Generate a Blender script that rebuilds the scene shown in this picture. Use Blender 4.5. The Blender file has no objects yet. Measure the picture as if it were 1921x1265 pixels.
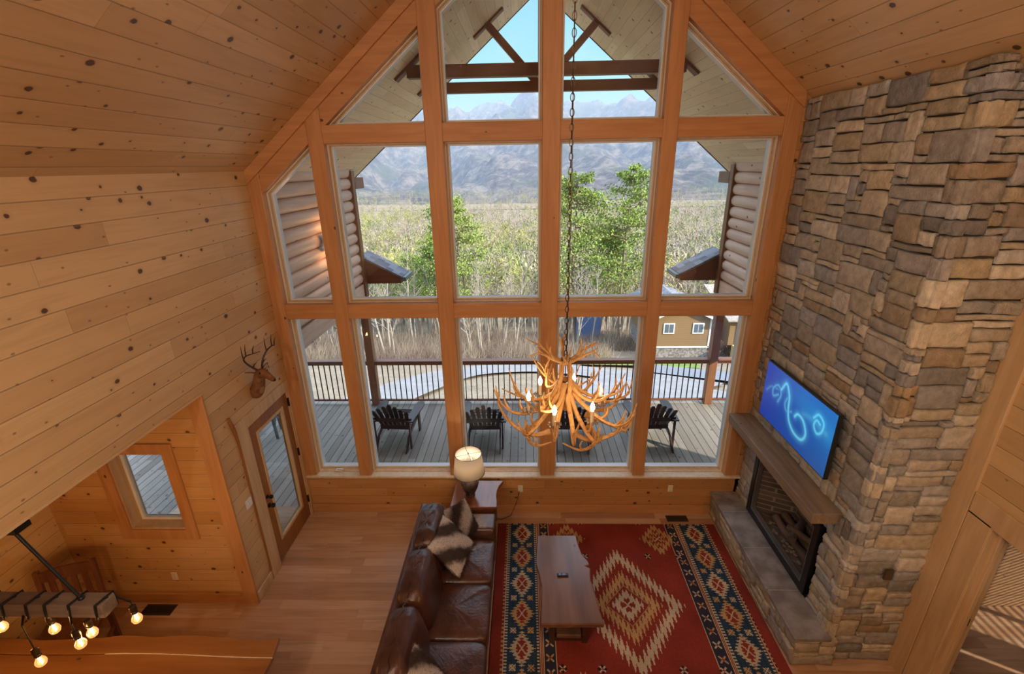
import bpy, bmesh, math, random
import numpy as np
from mathutils import Vector, Matrix, noise

# ------------------------------------------------------------------ camera, sky, sun, exposure
SC = bpy.context.scene
COL = SC.collection
def make_camera():
    yaw, pitch, roll = math.radians(-1.710), math.radians(20.389), math.radians(-0.999)
    cy, sy, cp, sp = math.cos(yaw), math.sin(yaw), math.cos(pitch), math.sin(pitch)
    f = Vector((sy*cp, cy*cp, -sp)); r = Vector((cy, -sy, 0)); u = r.cross(f)
    c, s = math.cos(roll), math.sin(roll)
    R = c*r + s*u; U = -s*r + c*u
    cam = bpy.data.cameras.new('camera'); cam.sensor_width = 36; cam.lens = 868.59*36/1921
    cam.clip_start = .05; cam.clip_end = 20000
    o = bpy.data.objects.new('camera', cam); COL.objects.link(o)
    M = Matrix(((R.x, U.x, -f.x, 0), (R.y, U.y, -f.y, 0), (R.z, U.z, -f.z, 4.798), (0, 0, 0, 1)))
    o.matrix_world = M
    SC.camera = o
make_camera()
SC.view_settings.view_transform = 'Standard'; SC.view_settings.look = 'None'
SC.view_settings.gamma = 1; SC.view_settings.use_curve_mapping = False
SC.view_settings.exposure = 0.0
SC.cycles.use_denoising = True
SC.cycles.max_bounces = 7; SC.cycles.diffuse_bounces = 4; SC.cycles.glossy_bounces = 3
SC.cycles.transparent_max_bounces = 12; SC.cycles.volume_bounces = 0
SC.cycles.caustics_reflective = False; SC.cycles.caustics_refractive = False
SC.cycles.sample_clamp_indirect = 4

SKY_STRENGTH = 1.0
def make_world():
    w = bpy.data.worlds.new('sky'); SC.world = w; w.use_nodes = True
    nt = w.node_tree; nt.nodes.clear()
    out = nt.nodes.new('ShaderNodeOutputWorld'); bg = nt.nodes.new('ShaderNodeBackground')
    tc = nt.nodes.new('ShaderNodeTexCoord'); sp = nt.nodes.new('ShaderNodeSeparateXYZ')
    rp = nt.nodes.new('ShaderNodeValToRGB')
    nt.links.new(tc.outputs['Generated'], sp.inputs[0]); nt.links.new(sp.outputs['Z'], rp.inputs[0])
    cr = rp.color_ramp
    cr.elements[0].position = 0.0; cr.elements[0].color = (.30, .42, .50, 1)
    cr.elements[1].position = .14; cr.elements[1].color = (.25, .76, .95, 1)
    e = cr.elements.new(.3); e.color = (.17, .64, .92, 1)
    e = cr.elements.new(.5); e.color = (1.7, 2.1, 2.7, 1)
    e = cr.elements.new(1); e.color = (3.0, 3.4, 4.2, 1)
    nt.links.new(rp.outputs[0], bg.inputs[0]); bg.inputs[1].default_value = SKY_STRENGTH
    nt.links.new(bg.outputs[0], out.inputs[0])
make_world()
def light(name, kind, loc, energy, color, size=.1, rot=None, spot=None):
    l = bpy.data.lights.new(name, kind); l.energy = energy; l.color = color
    if kind == 'SUN': l.angle = size
    elif kind == 'AREA': l.size = size
    else: l.shadow_soft_size = size
    o = bpy.data.objects.new(name, l); COL.objects.link(o); o.location = loc
    if rot is not None: o.rotation_euler = rot
    return o
SUN_DIR = Vector((-.80, .48, -.44)).normalized()
sun = light('sun', 'SUN', (30, -20, 30), 7.5, (1, .87, .68), .009)
sun.rotation_euler = SUN_DIR.to_track_quat('-Z', 'Y').to_euler()
WARM = (1.0, .84, .64)
# added fill lights in and under the loft, out of view, no fixtures
for (x, y, z, e, c) in ((-2.14, -1.0, 5.55, 150, (1,.93,.84)), (3.05, -1.0, 5.55, 135, WARM), (.588, .3, 6.9, 80, WARM), (-1.96, .0, 2.6, 60, (1,.74,.46)), (3.16, .0, 2.6, 52, (1,.68,.38)), (.60, -1.5, 4.6, 125, (1,.90,.78))):
    light('loft_fill', 'POINT', (x, y, z), e, c, .12)

# ------------------------------------------------------------------ object helpers
def lab(o, label=None, cat=None, group=None, kind=None):
    if label: o['label'] = label
    if cat: o['category'] = cat
    if group: o['group'] = group
    if kind: o['kind'] = kind
    return o
def thing(name, label, cat, loc=(0, 0, 0), rz=0, group=None, rot=None):
    o = bpy.data.objects.new(name, None); COL.objects.link(o); o.location = loc
    o.empty_display_size = .1
    o.rotation_euler = rot if rot else (0, 0, rz)
    return lab(o, label, cat, group)
def copy_tree(o, parent=None):
    c = o.copy(); COL.objects.link(c)
    if parent: c.parent = parent
    for ch in list(o.children): copy_tree(ch, c)
    return c

class MB:
    def __init__(s): s.v = []; s.f = []; s.c = None
    def add(s, vs, fs):
        b = len(s.v); s.v += [tuple(v) for v in vs]; s.f += [tuple(i+b for i in f) for f in fs]; return s
    def box(s, x0, x1, y0, y1, z0, z1):
        return s.add([(x0,y0,z0),(x1,y0,z0),(x1,y1,z0),(x0,y1,z0),(x0,y0,z1),(x1,y0,z1),(x1,y1,z1),(x0,y1,z1)],
            [(0,3,2,1),(4,5,6,7),(0,1,5,4),(1,2,6,5),(2,3,7,6),(3,0,4,7)])
    def bar(s, a, b, w, h, up=(0,0,1)):
        a = Vector(a); b = Vector(b); d = (b-a).normalized(); up = Vector(up)
        sx = d.cross(up)
        if sx.length < 1e-4: sx = d.cross(Vector((1,0,0)))
        sx.normalize(); sz = sx.cross(d).normalized()
        sx *= w/2; sz *= h/2
        v = [a-sx-sz, a+sx-sz, a+sx+sz, a-sx+sz, b-sx-sz, b+sx-sz, b+sx+sz, b-sx+sz]
        return s.add(v, [(0,1,2,3),(7,6,5,4),(0,4,5,1),(1,5,6,2),(2,6,7,3),(3,7,4,0)])
    def prism(s, poly, axis, a, b):
        # poly 2d points in the other two axes in xyz order
        def P(p, t): return {'x': (t,p[0],p[1]), 'y': (p[0],t,p[1]), 'z': (p[0],p[1],t)}[axis]
        n = len(poly); vs = [P(p,a) for p in poly]+[P(p,b) for p in poly]
        fs = [tuple(range(n))[::-1], tuple(range(n,2*n))]+[(i,(i+1)%n,n+(i+1)%n,n+i) for i in range(n)]
        return s.add(vs, fs)
    def tube(s, pts, r, n=8, cap=True):
        pts = [Vector(p) for p in pts]; k = len(pts)
        rs = r if hasattr(r, '__len__') else [r]*k
        t = (pts[1]-pts[0]).normalized(); ref = Vector((0,0,1)) if abs(t.z) < .9 else Vector((1,0,0))
        nx = t.cross(ref).normalized(); vs = []
        for i in range(k):
            t = (pts[min(i+1,k-1)]-pts[max(i-1,0)])
            t = t.normalized() if t.length > 1e-9 else Vector((0,0,1))
            nx = (nx - t*nx.dot(t)); nx = nx.normalized() if nx.length > 1e-6 else t.orthogonal().normalized()
            ny = t.cross(nx)
            for j in range(n):
                a = 2*math.pi*j/n; vs.append(pts[i]+(nx*math.cos(a)+ny*math.sin(a))*rs[i])
        fs = [(i*n+j, i*n+(j+1)%n, (i+1)*n+(j+1)%n, (i+1)*n+j) for i in range(k-1) for j in range(n)]
        if cap: fs += [tuple(range(n))[::-1], tuple((k-1)*n+j for j in range(n))]
        return s.add(vs, fs)
    def lathe(s, prof, c=(0,0,0), n=24, cap=True):
        vs = []; k = len(prof)
        for (r,z) in prof:
            for j in range(n):
                a = 2*math.pi*j/n; vs.append((c[0]+r*math.cos(a), c[1]+r*math.sin(a), c[2]+z))
        fs = [(i*n+j, i*n+(j+1)%n, (i+1)*n+(j+1)%n, (i+1)*n+j) for i in range(k-1) for j in range(n)]
        if cap: fs += [tuple(range(n))[::-1], tuple((k-1)*n+j for j in range(n))]
        return s.add(vs, fs)
    def ball(s, c, r, n=12, m=8, e=1.0):
        # superellipsoid of radii r; e < 1 squares it off
        def p(t): return math.copysign(abs(t)**e, t)
        vs = []
        for i in range(m+1):
            ph = -math.pi/2+math.pi*i/m
            for j in range(n):
                th = 2*math.pi*j/n
                vs.append((c[0]+r[0]*p(math.cos(ph))*p(math.cos(th)), c[1]+r[1]*p(math.cos(ph))*p(math.sin(th)), c[2]+r[2]*p(math.sin(ph))))
        fs = [(i*n+j, i*n+(j+1)%n, (i+1)*n+(j+1)%n, (i+1)*n+j) for i in range(m) for j in range(n)]
        return s.add(vs, fs)
    def xf(s, M):
        s.v = [tuple(M @ Vector(v)) for v in s.v]; return s
    def build(s, name, m, parent=None, smooth=False, bevel=0, seg=2, label=None):
        me = bpy.data.meshes.new(name); me.from_pydata(s.v, [], s.f); me.update()
        o = bpy.data.objects.new(name, me); COL.objects.link(o)
        if m: me.materials.append(m)
        if smooth:
            me.polygons.foreach_set('use_smooth', [True]*len(me.polygons))
            try: me.set_sharp_from_angle(angle=math.radians(50 if smooth is True else smooth))
            except Exception: pass
        if bevel:
            b = o.modifiers.new('bevel', 'BEVEL'); b.width = bevel; b.segments = seg; b.limit_method = 'ANGLE'
        if parent: o.parent = parent
        if label: o['label'] = label
        return o
def struct(name, mb, m, **k): return lab(mb.build(name, m, **k), kind='structure')
def fast_mesh(name, V, F, m, cols=None, smooth=False, parent=None, dom='CORNER'):
    # V (n,3), F (m,3|4) arrays; cols per face
    V = np.asarray(V, np.float32); F = np.asarray(F, np.int32); k = F.shape[1]
    me = bpy.data.meshes.new(name); me.vertices.add(len(V)); me.vertices.foreach_set('co', V.ravel())
    me.loops.add(F.size); me.loops.foreach_set('vertex_index', F.ravel())
    me.polygons.add(len(F)); me.polygons.foreach_set('loop_start', np.arange(0, F.size, k, dtype=np.int32))
    me.polygons.foreach_set('loop_total', np.full(len(F), k, np.int32))
    me.update(calc_edges=True); me.validate()
    if cols is not None:
        ca = me.color_attributes.new('tint', 'FLOAT_COLOR', 'CORNER')
        c = np.ones((F.size, 4), np.float32); c[:, :3] = np.repeat(np.asarray(cols, np.float32), k, axis=0)
        ca.data.foreach_set('color', c.ravel())
    if smooth: me.polygons.foreach_set('use_smooth', [True]*len(me.polygons))
    if m: me.materials.append(m)
    o = bpy.data.objects.new(name, me); COL.objects.link(o)
    if parent: o.parent = parent
    return o

# ------------------------------------------------------------------ materials
class NT:
    def __init__(s, name):
        s.m = bpy.data.materials.new(name); s.m.use_nodes = True; s.t = s.m.node_tree; s.t.nodes.clear()
        s.out = s.t.nodes.new('ShaderNodeOutputMaterial'); s.b = s.t.nodes.new('ShaderNodeBsdfPrincipled')
        s.t.links.new(s.b.outputs[0], s.out.inputs[0])
    def n(s, t, **k):
        x = s.t.nodes.new('ShaderNode'+t)
        for a, b in k.items(): setattr(x, a, b)
        return x
    def L(s, a, b): s.t.links.new(a, b)
    def put(s, sock, v):
        if isinstance(v, bpy.types.NodeSocket): s.L(v, sock)
        elif v is not None: sock.default_value = v
    def math(s, op, a, b=None, c=None, clamp=False):
        x = s.n('Math', operation=op); x.use_clamp = clamp
        s.put(x.inputs[0], a); s.put(x.inputs[1], b)
        if c is not None: s.put(x.inputs[2], c)
        return x.outputs[0]
    def vmath(s, op, a, b=None):
        x = s.n('VectorMath', operation=op); s.put(x.inputs[0], a); s.put(x.inputs[1], b)
        return x.outputs['Value'] if op == 'DOT_PRODUCT' else x.outputs[0]
    def xyz(s, x, y, z=0):
        c = s.n('CombineXYZ'); s.put(c.inputs[0], x); s.put(c.inputs[1], y); s.put(c.inputs[2], z); return c.outputs[0]
    def obj(s): return s.n('TexCoord').outputs['Object']
    def noise(s, v, scale, detail=3, rough=.55, dist=0, dims='3D'):
        x = s.n('TexNoise', noise_dimensions=dims); s.put(x.inputs['Vector'], v)
        x.inputs['Scale'].default_value = scale; x.inputs['Detail'].default_value = detail
        x.inputs['Roughness'].default_value = rough; x.inputs['Distortion'].default_value = dist
        return x.outputs[0]
    def white(s, v):
        x = s.n('TexWhiteNoise', noise_dimensions='3D'); s.put(x.inputs['Vector'], v); return x.outputs['Value'], x.outputs['Color']
    def mix(s, f, a, b, mode='MIX'):
        x = s.n('Mix', data_type='RGBA', blend_type=mode); s.put(x.inputs[0], f)
        s.put(x.inputs[6], a if not isinstance(a, tuple) else (*a[:3], 1)); s.put(x.inputs[7], b if not isinstance(b, tuple) else (*b[:3], 1))
        return x.outputs[2]
    def ramp(s, f, stops):
        x = s.n('ValToRGB'); s.put(x.inputs[0], f); e = x.color_ramp.elements
        for i, (p, c) in enumerate(stops):
            q = e[i] if i < 2 else e.new(p)
            q.position = p; q.color = (*c[:3], 1)
        return x.outputs[0]
    def sstep(s, v, a, b):
        x = s.n('MapRange', interpolation_type='SMOOTHSTEP'); s.put(x.inputs[0], v)
        x.inputs[1].default_value = a; x.inputs[2].default_value = b; return x.outputs[0]
    def bump(s, h, strength=.3, dist=.01, normal=None):
        x = s.n('Bump'); s.put(x.inputs['Height'], h); x.inputs['Strength'].default_value = strength
        x.inputs['Distance'].default_value = dist
        if normal: s.L(normal, x.inputs['Normal'])
        return x.outputs[0]
    def done(s, color=None, rough=.5, metal=0, normal=None, spec=.5, coat=0):
        s.put(s.b.inputs['Base Color'], (*color[:3], 1) if isinstance(color, tuple) else color)
        s.put(s.b.inputs['Roughness'], rough); s.put(s.b.inputs['Metallic'], metal)
        s.b.inputs['Specular IOR Level'].default_value = spec
        if coat: s.b.inputs['Coat Weight'].default_value = coat; s.b.inputs['Coat Roughness'].default_value = .15
        if normal: s.L(normal, s.b.inputs['Normal'])
        return s.m
def lerp(a, b, t): return tuple(a[i]+(b[i]-a[i])*t for i in range(3))

def boards(name, U, V, W, Lg, dark, mid, light, rough=.45, groove=.006, knots=1.0, bump=.5, gcol=.45, seed=0, graincon=.25, coat=0, knotcol=(.06, .018, .006), hl=0):
    """tongue-and-groove boards running along U, stacked along V (vectors in object space, metres)"""
    N = NT(name); P = N.obj()
    u = N.vmath('DOT_PRODUCT', P, U); v = N.vmath('DOT_PRODUCT', P, V)
    vv = N.math('DIVIDE', v, W); row = N.math('FLOOR', vv); fv = N.math('FRACT', vv)
    r1, _ = N.white(N.xyz(row, seed+.5, 3.3))
    uo = N.math('ADD', N.math('DIVIDE', u, Lg), N.math('MULTIPLY', r1, 13.7))
    pc = N.math('FLOOR', uo); fu = N.math('FRACT', uo)
    r2, c2 = N.white(N.xyz(row, pc, seed+1.1))
    off = N.math('MULTIPLY', r2, 40)
    gv = N.xyz(N.math('MULTIPLY', u, 1.6), N.math('MULTIPLY', v, 26), off)
    g1 = N.noise(gv, 1, 4, .6, .6)
    g2 = N.noise(N.xyz(N.math('MULTIPLY', u, .9), N.math('MULTIPLY', v, 7), off), 1, 2, .5, 1.5)
    col = N.ramp(r2, [(0, dark), (1, light), (.5, mid)])
    gg = N.math('ADD', N.math('MULTIPLY', g1, .5), N.math('MULTIPLY', g2, .5))
    col = N.mix(N.math('MULTIPLY', N.sstep(gg, .42, .66), graincon), col, lerp(dark, (0, 0, 0), .35))
    if knots:
        kv = N.n('TexVoronoi', feature='F1', voronoi_dimensions='2D'); kv.inputs['Scale'].default_value = 1
        N.put(kv.inputs['Vector'], N.xyz(N.math('ADD', N.math('MULTIPLY', u, 3.6), N.math('MULTIPLY', row, 5.3)), N.math('MULTIPLY', v, 4.6)))
        sp = N.n('SeparateColor'); N.L(kv.outputs['Color'], sp.inputs[0])
        rad = N.math('MULTIPLY', N.math('SUBTRACT', sp.outputs[0], .40), .17*knots)
        wob = N.math('MULTIPLY', N.math('SUBTRACT', N.noise(P, 40, 1), .5), .05)
        d = N.math('SUBTRACT', N.math('ADD', kv.outputs['Distance'], wob), rad)
        kk = N.math('MULTIPLY', N.sstep(d, .022, -.012), N.math('GREATER_THAN', sp.outputs[0], .52))
        halo = N.math('MULTIPLY', N.sstep(d, .14, .0), N.math('GREATER_THAN', sp.outputs[0], .52))
        k2 = N.n('TexVoronoi', feature='F1', voronoi_dimensions='2D'); k2.inputs['Scale'].default_value = 1
        N.put(k2.inputs['Vector'], N.xyz(N.math('ADD', N.math('MULTIPLY', u, 5.5), N.math('MULTIPLY', row, 2.7)), N.math('MULTIPLY', v, 9.5)))
        s2 = N.n('SeparateColor'); N.L(k2.outputs['Color'], s2.inputs[0])
        kk2 = N.math('MULTIPLY', N.sstep(N.math('ADD', k2.outputs['Distance'], wob), .095*knots, .035), N.math('GREATER_THAN', s2.outputs[0], .80))
        col = N.mix(N.math('MULTIPLY', kk2, .75), col, lerp(knotcol, dark, .25))
        col = N.mix(N.math('MULTIPLY', halo, .35), col, lerp(dark, (.25, .06, .01), .3))
        col = N.mix(N.math('MULTIPLY', kk, .92), col, knotcol)
    e = groove/W
    edge = N.math('MINIMUM', fv, N.math('SUBTRACT', 1, fv))
    eg = N.sstep(edge, e, e*.25)
    ebu = N.math('MINIMUM', fu, N.math('SUBTRACT', 1, fu))
    eb = N.sstep(ebu, .0022/Lg*1.2, .0006/Lg)
    gr = N.math('MAXIMUM', eg, N.math('MULTIPLY', eb, .8))
    col = N.mix(N.math('MULTIPLY', gr, gcol), col, lerp(dark, (0, 0, 0), .75))
    if hl: col = N.mix(N.math('MULTIPLY', N.sstep(N.math('ABSOLUTE', N.math('SUBTRACT', edge, e*1.5)), e*.7, 0), hl), col, (.85, .7, .45))  # pale line along each groove: V-groove highlight painted into the colour
    h = N.math('SUBTRACT', N.math('MULTIPLY', g1, .05), gr)
    nr = N.bump(h, bump, .006)
    return N.done(col, rough, normal=nr, coat=coat)

def timber(name, axis, dark, light, rough=.5, scale=1.0, knots=.0, bump=.25, con=.6, knotcol=(.06, .018, .006), coat=0):
    """solid wood with its grain along the given object axis"""
    N = NT(name); P = N.obj(); s = N.n('SeparateXYZ'); N.L(P, s.inputs[0]); ax = 'XYZ'.index(axis)
    c = [N.math('MULTIPLY', s.outputs[i], (1.3 if i == ax else 18)*scale) for i in range(3)]
    g = N.noise(N.xyz(*c), 1, 4, .6, .8)
    c2 = [N.math('MULTIPLY', s.outputs[i], (.6 if i == ax else 4)*scale) for i in range(3)]
    g2 = N.noise(N.xyz(*c2), 1, 2, .5, 1.2)
    gg = N.math('ADD', N.math('MULTIPLY', g, con), N.math('MULTIPLY', g2, 1-con))
    col = N.ramp(gg, [(.36, light), (.68, dark)])
    if knots:
        kv = N.n('TexVoronoi', feature='F1'); kv.inputs['Scale'].default_value = 1
        kc = [N.math('MULTIPLY', s.outputs[i], 3.2 if i == ax else 5.0) for i in range(3)]
        N.put(kv.inputs['Vector'], N.xyz(*kc))
        sp = N.n('SeparateColor'); N.L(kv.outputs['Color'], sp.inputs[0])
        d = N.math('SUBTRACT', kv.outputs['Distance'], N.math('MULTIPLY', N.math('SUBTRACT', sp.outputs[0], .45), .2*knots))
        kk = N.math('MULTIPLY', N.sstep(d, .02, -.01), N.math('GREATER_THAN', sp.outputs[0], .5))
        col = N.mix(N.math('MULTIPLY', kk, .9), col, knotcol)
    return N.done(col, rough, normal=N.bump(g, bump, .004), coat=coat)

def plain(name, color, rough=.5, metal=0, var=.0, vs=8, bump=0, bs=60, spec=.5, coat=0):
    N = NT(name); col = color; nr = None
    if var or bump: P = N.obj()
    if var: col = N.mix(N.sstep(N.noise(P, vs, 3), .3, .7), lerp(color, (0, 0, 0), var), lerp(color, (1, 1, 1), var*.25))
    if bump: nr = N.bump(N.noise(P, bs, 4), bump, .01)
    return N.done(col, rough, metal, nr, spec, coat)
def tinted(name, rough=.8, bump=0, bs=40, var=.25, vs=6, spec=.3, attr='tint', trans=0):
    N = NT(name); a = N.n('Attribute', attribute_name=attr); P = N.obj()
    n = N.noise(P, vs, 4)
    col = N.mix(1, a.outputs['Color'], N.ramp(n, [(.25, (1-var,)*3), (.75, (1+var*.2,)*3)]), 'MULTIPLY')
    return N.done(col, rough, normal=N.bump(N.noise(P, bs, 5, .65), bump, .02) if bump else None, spec=spec)
def emit(name, color, strength):
    N = NT(name); N.b.inputs['Emission Color'].default_value = (*color, 1); N.b.inputs['Emission Strength'].default_value = strength
    return N.done((.8, .8, .8), .4)
def glass_pane(name):
    N = NT(name); tr = N.n('BsdfTransparent'); gl = N.n('BsdfGlossy'); gl.inputs['Roughness'].default_value = .0
    tr.inputs[0].default_value = (.97, .98, .98, 1)
    fr = N.n('Fresnel'); fr.inputs[0].default_value = 1.5
    mx = N.n('MixShader'); N.L(N.math('MULTIPLY', fr.outputs[0], 1.5, clamp=True), mx.inputs[0]); N.L(tr.outputs[0], mx.inputs[1]); N.L(gl.outputs[0], mx.inputs[2])
    N.L(mx.outputs[0], N.out.inputs[0]); return N.m

S_ = .833; CA = math.cos(math.atan(S_)); SA = math.sin(math.atan(S_))
RX, RZ = .306, 7.67
def ceil_z(x): return RZ-S_*abs(x-RX)
PD, PM, PL = (.56, .355, .165), (.63, .415, .205), (.70, .48, .25)
M = {}
M['wall_y'] = boards('pine boards along the room', (0,1,0), (0,0,1), .178, 3.4, PD, PM, PL, knots=1, hl=.15)
M['wall_x'] = boards('pine boards across the room', (1,0,0), (0,0,1), .14, 3.0, (.47,.215,.065), (.52,.25,.085), (.57,.29,.11), knots=.9, seed=4, hl=.1, graincon=.3)
M['nook_x'] = boards('amber pine boards', (1,0,0), (0,0,1), .165, 3.0, (.50,.25,.075), (.56,.29,.10), (.62,.34,.13), knots=.9, seed=9, hl=.2, graincon=.25)
M['ceil_l'] = boards('pine ceiling boards left', (0,1,0), (CA,0,SA), .178, 3.4, PD, PM, PL, knots=1, seed=2)
M['ceil_r'] = boards('pine ceiling boards right', (0,1,0), (CA,0,-SA), .178, 3.4, PD, PM, PL, knots=1, seed=3)
M['floor'] = boards('oak floor planks', (1,0,0), (0,1,0), .125, 1.35, (.40,.215,.115), (.50,.30,.175), (.58,.38,.24), rough=.3, groove=.003, knots=0, bump=.15, gcol=.35, seed=7, graincon=.45)
M['deck'] = boards('weathered deck boards', (0,1,0), (1,0,0), .14, 3.8, (.23,.21,.18), (.31,.285,.245), (.39,.36,.31), rough=.75, groove=.010, knots=.7, bump=.6, gcol=.95, seed=5, knotcol=(.12,.07,.04))
M['tim_x'] = timber('pine timber across', 'X', (.42,.18,.06), (.58,.285,.11), knots=.7)
M['tim_y'] = timber('pine timber deep', 'Y', (.42,.18,.06), (.58,.285,.11), knots=.7)
M['tim_z'] = timber('pine timber upright', 'Z', (.42,.18,.06), (.58,.285,.11), knots=.7)
M['casing'] = timber('pine casing', 'Z', (.50,.32,.16), (.66,.46,.26), knots=.4)
M['casing_y'] = timber('pine casing deep', 'Y', (.50,.32,.16), (.66,.46,.26), knots=.4)
M['cream'] = timber('pale jamb wood', 'Z', (.62,.47,.30), (.78,.64,.45), knots=0)
M['vinyl'] = plain('white window vinyl', (.78,.78,.80), .35)
M['door'] = timber('stained door wood', 'Z', (.20,.075,.022), (.34,.14,.042), rough=.35)
M['black'] = plain('black metal', (.012,.012,.012), .4, .3)
M['dbrown'] = timber('dark stained wood', 'Z', (.045,.018,.012), (.085,.035,.022), rough=.35)
M['truss'] = timber('red brown stained beam', 'X', (.10,.032,.016), (.17,.055,.028), rough=.55)
M['pane'] = glass_pane('window glass')
M['steel'] = plain('dull steel', (.5,.48,.45), .35, .9)
M['bulb'] = emit('glowing bulb', (1, .62, .25), 22)
M['ivory'] = plain('ivory candle sleeve', (.75,.62,.42), .5)
# ------------------------------------------------------------------ the room shell
WY = 5.5
struct('floor', MB().box(-5.3, 8.1, -4.1, 5.6, -.12, 0), M['floor'])
w = MB()
w.box(-3.315,-3.165,3.965,4.48,0,4.9).box(-3.315,-3.165,4.48,5.44,2.06,4.9).box(-3.315,-3.165,5.44,5.72,0,4.9).box(-3.315,-3.165,-4,3.965,2.75,4.9)
struct('wall_left', w, M['wall_y'])
w = MB()
w.box(-5.3,-4.37,3.965,4.115,0,2.9).box(-3.74,-3.165,3.965,4.115,0,2.9).box(-4.37,-3.74,3.965,4.115,0,1.08).box(-4.37,-3.74,3.965,4.115,2.07,2.9)
w.v = [(-3.166 if x == -3.165 else x, y, z) for x, y, z in w.v]
struct('wall_dining', w, M['nook_x'])
struct('wall_dining_side', MB().box(-5.35,-5.2,-4,3.965,0,2.9), M['wall_y'])
struct('ceiling_dining', MB().box(-5.3,-3.20,-4,4.1,2.8,2.95), M['nook_x'])
# end board of the partition, lit from the dining side, and the lining of the wide opening
struct('trim_opening', MB().box(-3.31,-3.15,3.94,3.9651,0,2.745), M['tim_z'])
struct('trim_header', MB().box(-3.32,-3.150,-4,3.965,2.745,2.765), M['casing_y'])
w = MB(); w.box(3.7,3.85,3.02,5.5,0,4.9).box(3.7,3.85,1.9,3.02,2.06,4.9).box(3.7,3.85,-4,1.9,0,4.9)
struct('wall_right', w, M['wall_y'])
def gable(x0, x1, z0, off=0):
    pts = [(x0, z0), (x1, z0), (x1, ceil_z(x1)+off)]
    if x0 < RX < x1: pts.append((RX, RZ+off))
    return pts+[(x0, ceil_z(x0)+off)]
struct('wall_back', MB().prism(gable(-3.3,3.85,0,.02), 'y', -4.15, -4.0).box(-5.3,-3.3,-4.15,-4,0,2.9).box(3.85,8.1,-1.2,-1.05,0,2.8), M['wall_x'])
# loft floor under the viewer
struct('floor_loft', MB().box(-3.165,3.7,-4,.55,2.9,3.1), M['floor'])
def slope(x0, x1, y0, y1, t0=0, t1=.22):
    a, b = ceil_z(x0), ceil_z(x1)
    return MB().prism([(x0,a+t0),(x1,b+t0),(x1,b+t1),(x0,a+t1)], 'y', y0, y1)
struct('ceiling_left', slope(-3.32, RX, -4.1, 5.72), M['ceil_l'])
struct('ceiling_right', slope(RX, 3.86, -4.1, 5.72), M['ceil_r'])
# low wall under the glass, sill, baseboards
struct('wall_front', MB().box(-3.165,3.05,5.5,5.74,0,.625), M['wall_x'])
struct('wall_front_end', MB().prism(gable(2.955,3.85,0), 'y', 5.5, 5.72), M['wall_x'])
struct('trim_sill', MB().box(-3.165,3.0,5.455,5.75,.625,.655), M['cream'], bevel=.006)
struct('baseboard_front', MB().box(-3.165,2.66,5.482,5.5,0,.14), M['tim_x'], bevel=.004)
struct('baseboard_dining', MB().box(-5.2,-3.18,3.945,3.965,0,.14), M['tim_x'], bevel=.004)
struct('baseboard_left', MB().box(-3.165,-3.147,3.965,4.28,0,.14), M['casing'], bevel=.004)
struct('baseboard_dining_side', MB().box(-5.2,-5.18,-4,3.945,0,.14), M['tim_y'], bevel=.004)
n = 0
posts = {'corner': (-3.165,-3.009), 'a': (-2.386,-2.214), 'b': (-1.075,-.882), 'm': (.203,.402), 'c': (1.501,1.664), 'd': (2.785,2.958)}
TR = 0
def trim(mb, m, **k):
    global TR; TR += 1
    return struct('trim_%d' % TR, mb, m, **k)
for k, (x0, x1) in posts.items():
    top = gable(x0, x1, .655, -.005)
    y0 = 5.488 if k not in ('corner', 'd') else 5.492
    trim(MB().prism(top, 'y', y0, 5.66), M['tim_z'], bevel=.008)
for z0, z1, x0, x1 in ((3.011,3.2,-3.009,2.785),(5.05,5.24,-2.386,2.785)):
    trim(MB().box(x0, x1, 5.5, 5.655, z0, z1), M['tim_x'], bevel=.006)
TV_ = .37
for sgn in (-1, 1):
    xo = -3.165 if sgn < 0 else 2.958
    def band(o0, o1, y0, y1): return MB().prism([(xo,ceil_z(xo)-o0),(RX,RZ-o0),(RX,RZ-o1),(xo,ceil_z(xo)-o1)], 'y', y0, y1)
    trim(band(0, TV_, 5.505, 5.70), M['tim_x'])
    trim(band(0, .15, 5.47, 5.506), M['tim_x'], bevel=.004)
# the mullions behind the posts close the gaps between window frames
def inset(poly, d):
    # convex polygon, counter-clockwise
    n = len(poly); out = []
    for i in range(n):
        p0, p1, p2 = Vector(poly[i-1]), Vector(poly[i]), Vector(poly[(i+1)%n])
        e1 = (p1-p0).normalized(); e2 = (p2-p1).normalized()
        n1 = Vector((-e1.y, e1.x)); n2 = Vector((-e2.y, e2.x))
        k = d/(1+n1.dot(n2)); q = p1+(n1+n2)*k; out.append((q.x, q.y))
    return out
def clip_top(poly):
    out = []
    def f(p): return ceil_z(p[0])-TV_-p[1]
    for i in range(len(poly)):
        a, b = poly[i], poly[(i+1)%len(poly)]
        fa, fb = f(a), f(b)
        if fa >= 0: out.append(a)
        if fa*fb < 0:
            t = fa/(fa-fb); out.append((a[0]+(b[0]-a[0])*t, a[1]+(b[1]-a[1])*t))
    return out
def frame_mb(mb, outer, inner, y0, y1):
    n = len(outer); vs = [(x,y0,z) for x,z in outer]+[(x,y0,z) for x,z in inner]+[(x,y1,z) for x,z in outer]+[(x,y1,z) for x,z in inner]
    fs = []
    for i in range(n):
        j = (i+1)%n
        fs += [(i,j,n+j,n+i),(2*n+j,2*n+i,3*n+i,3*n+j),(n+i,n+j,3*n+j,3*n+i),(j,i,2*n+i,2*n+j)]
    return mb.add(vs, fs)
WN = 0
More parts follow.
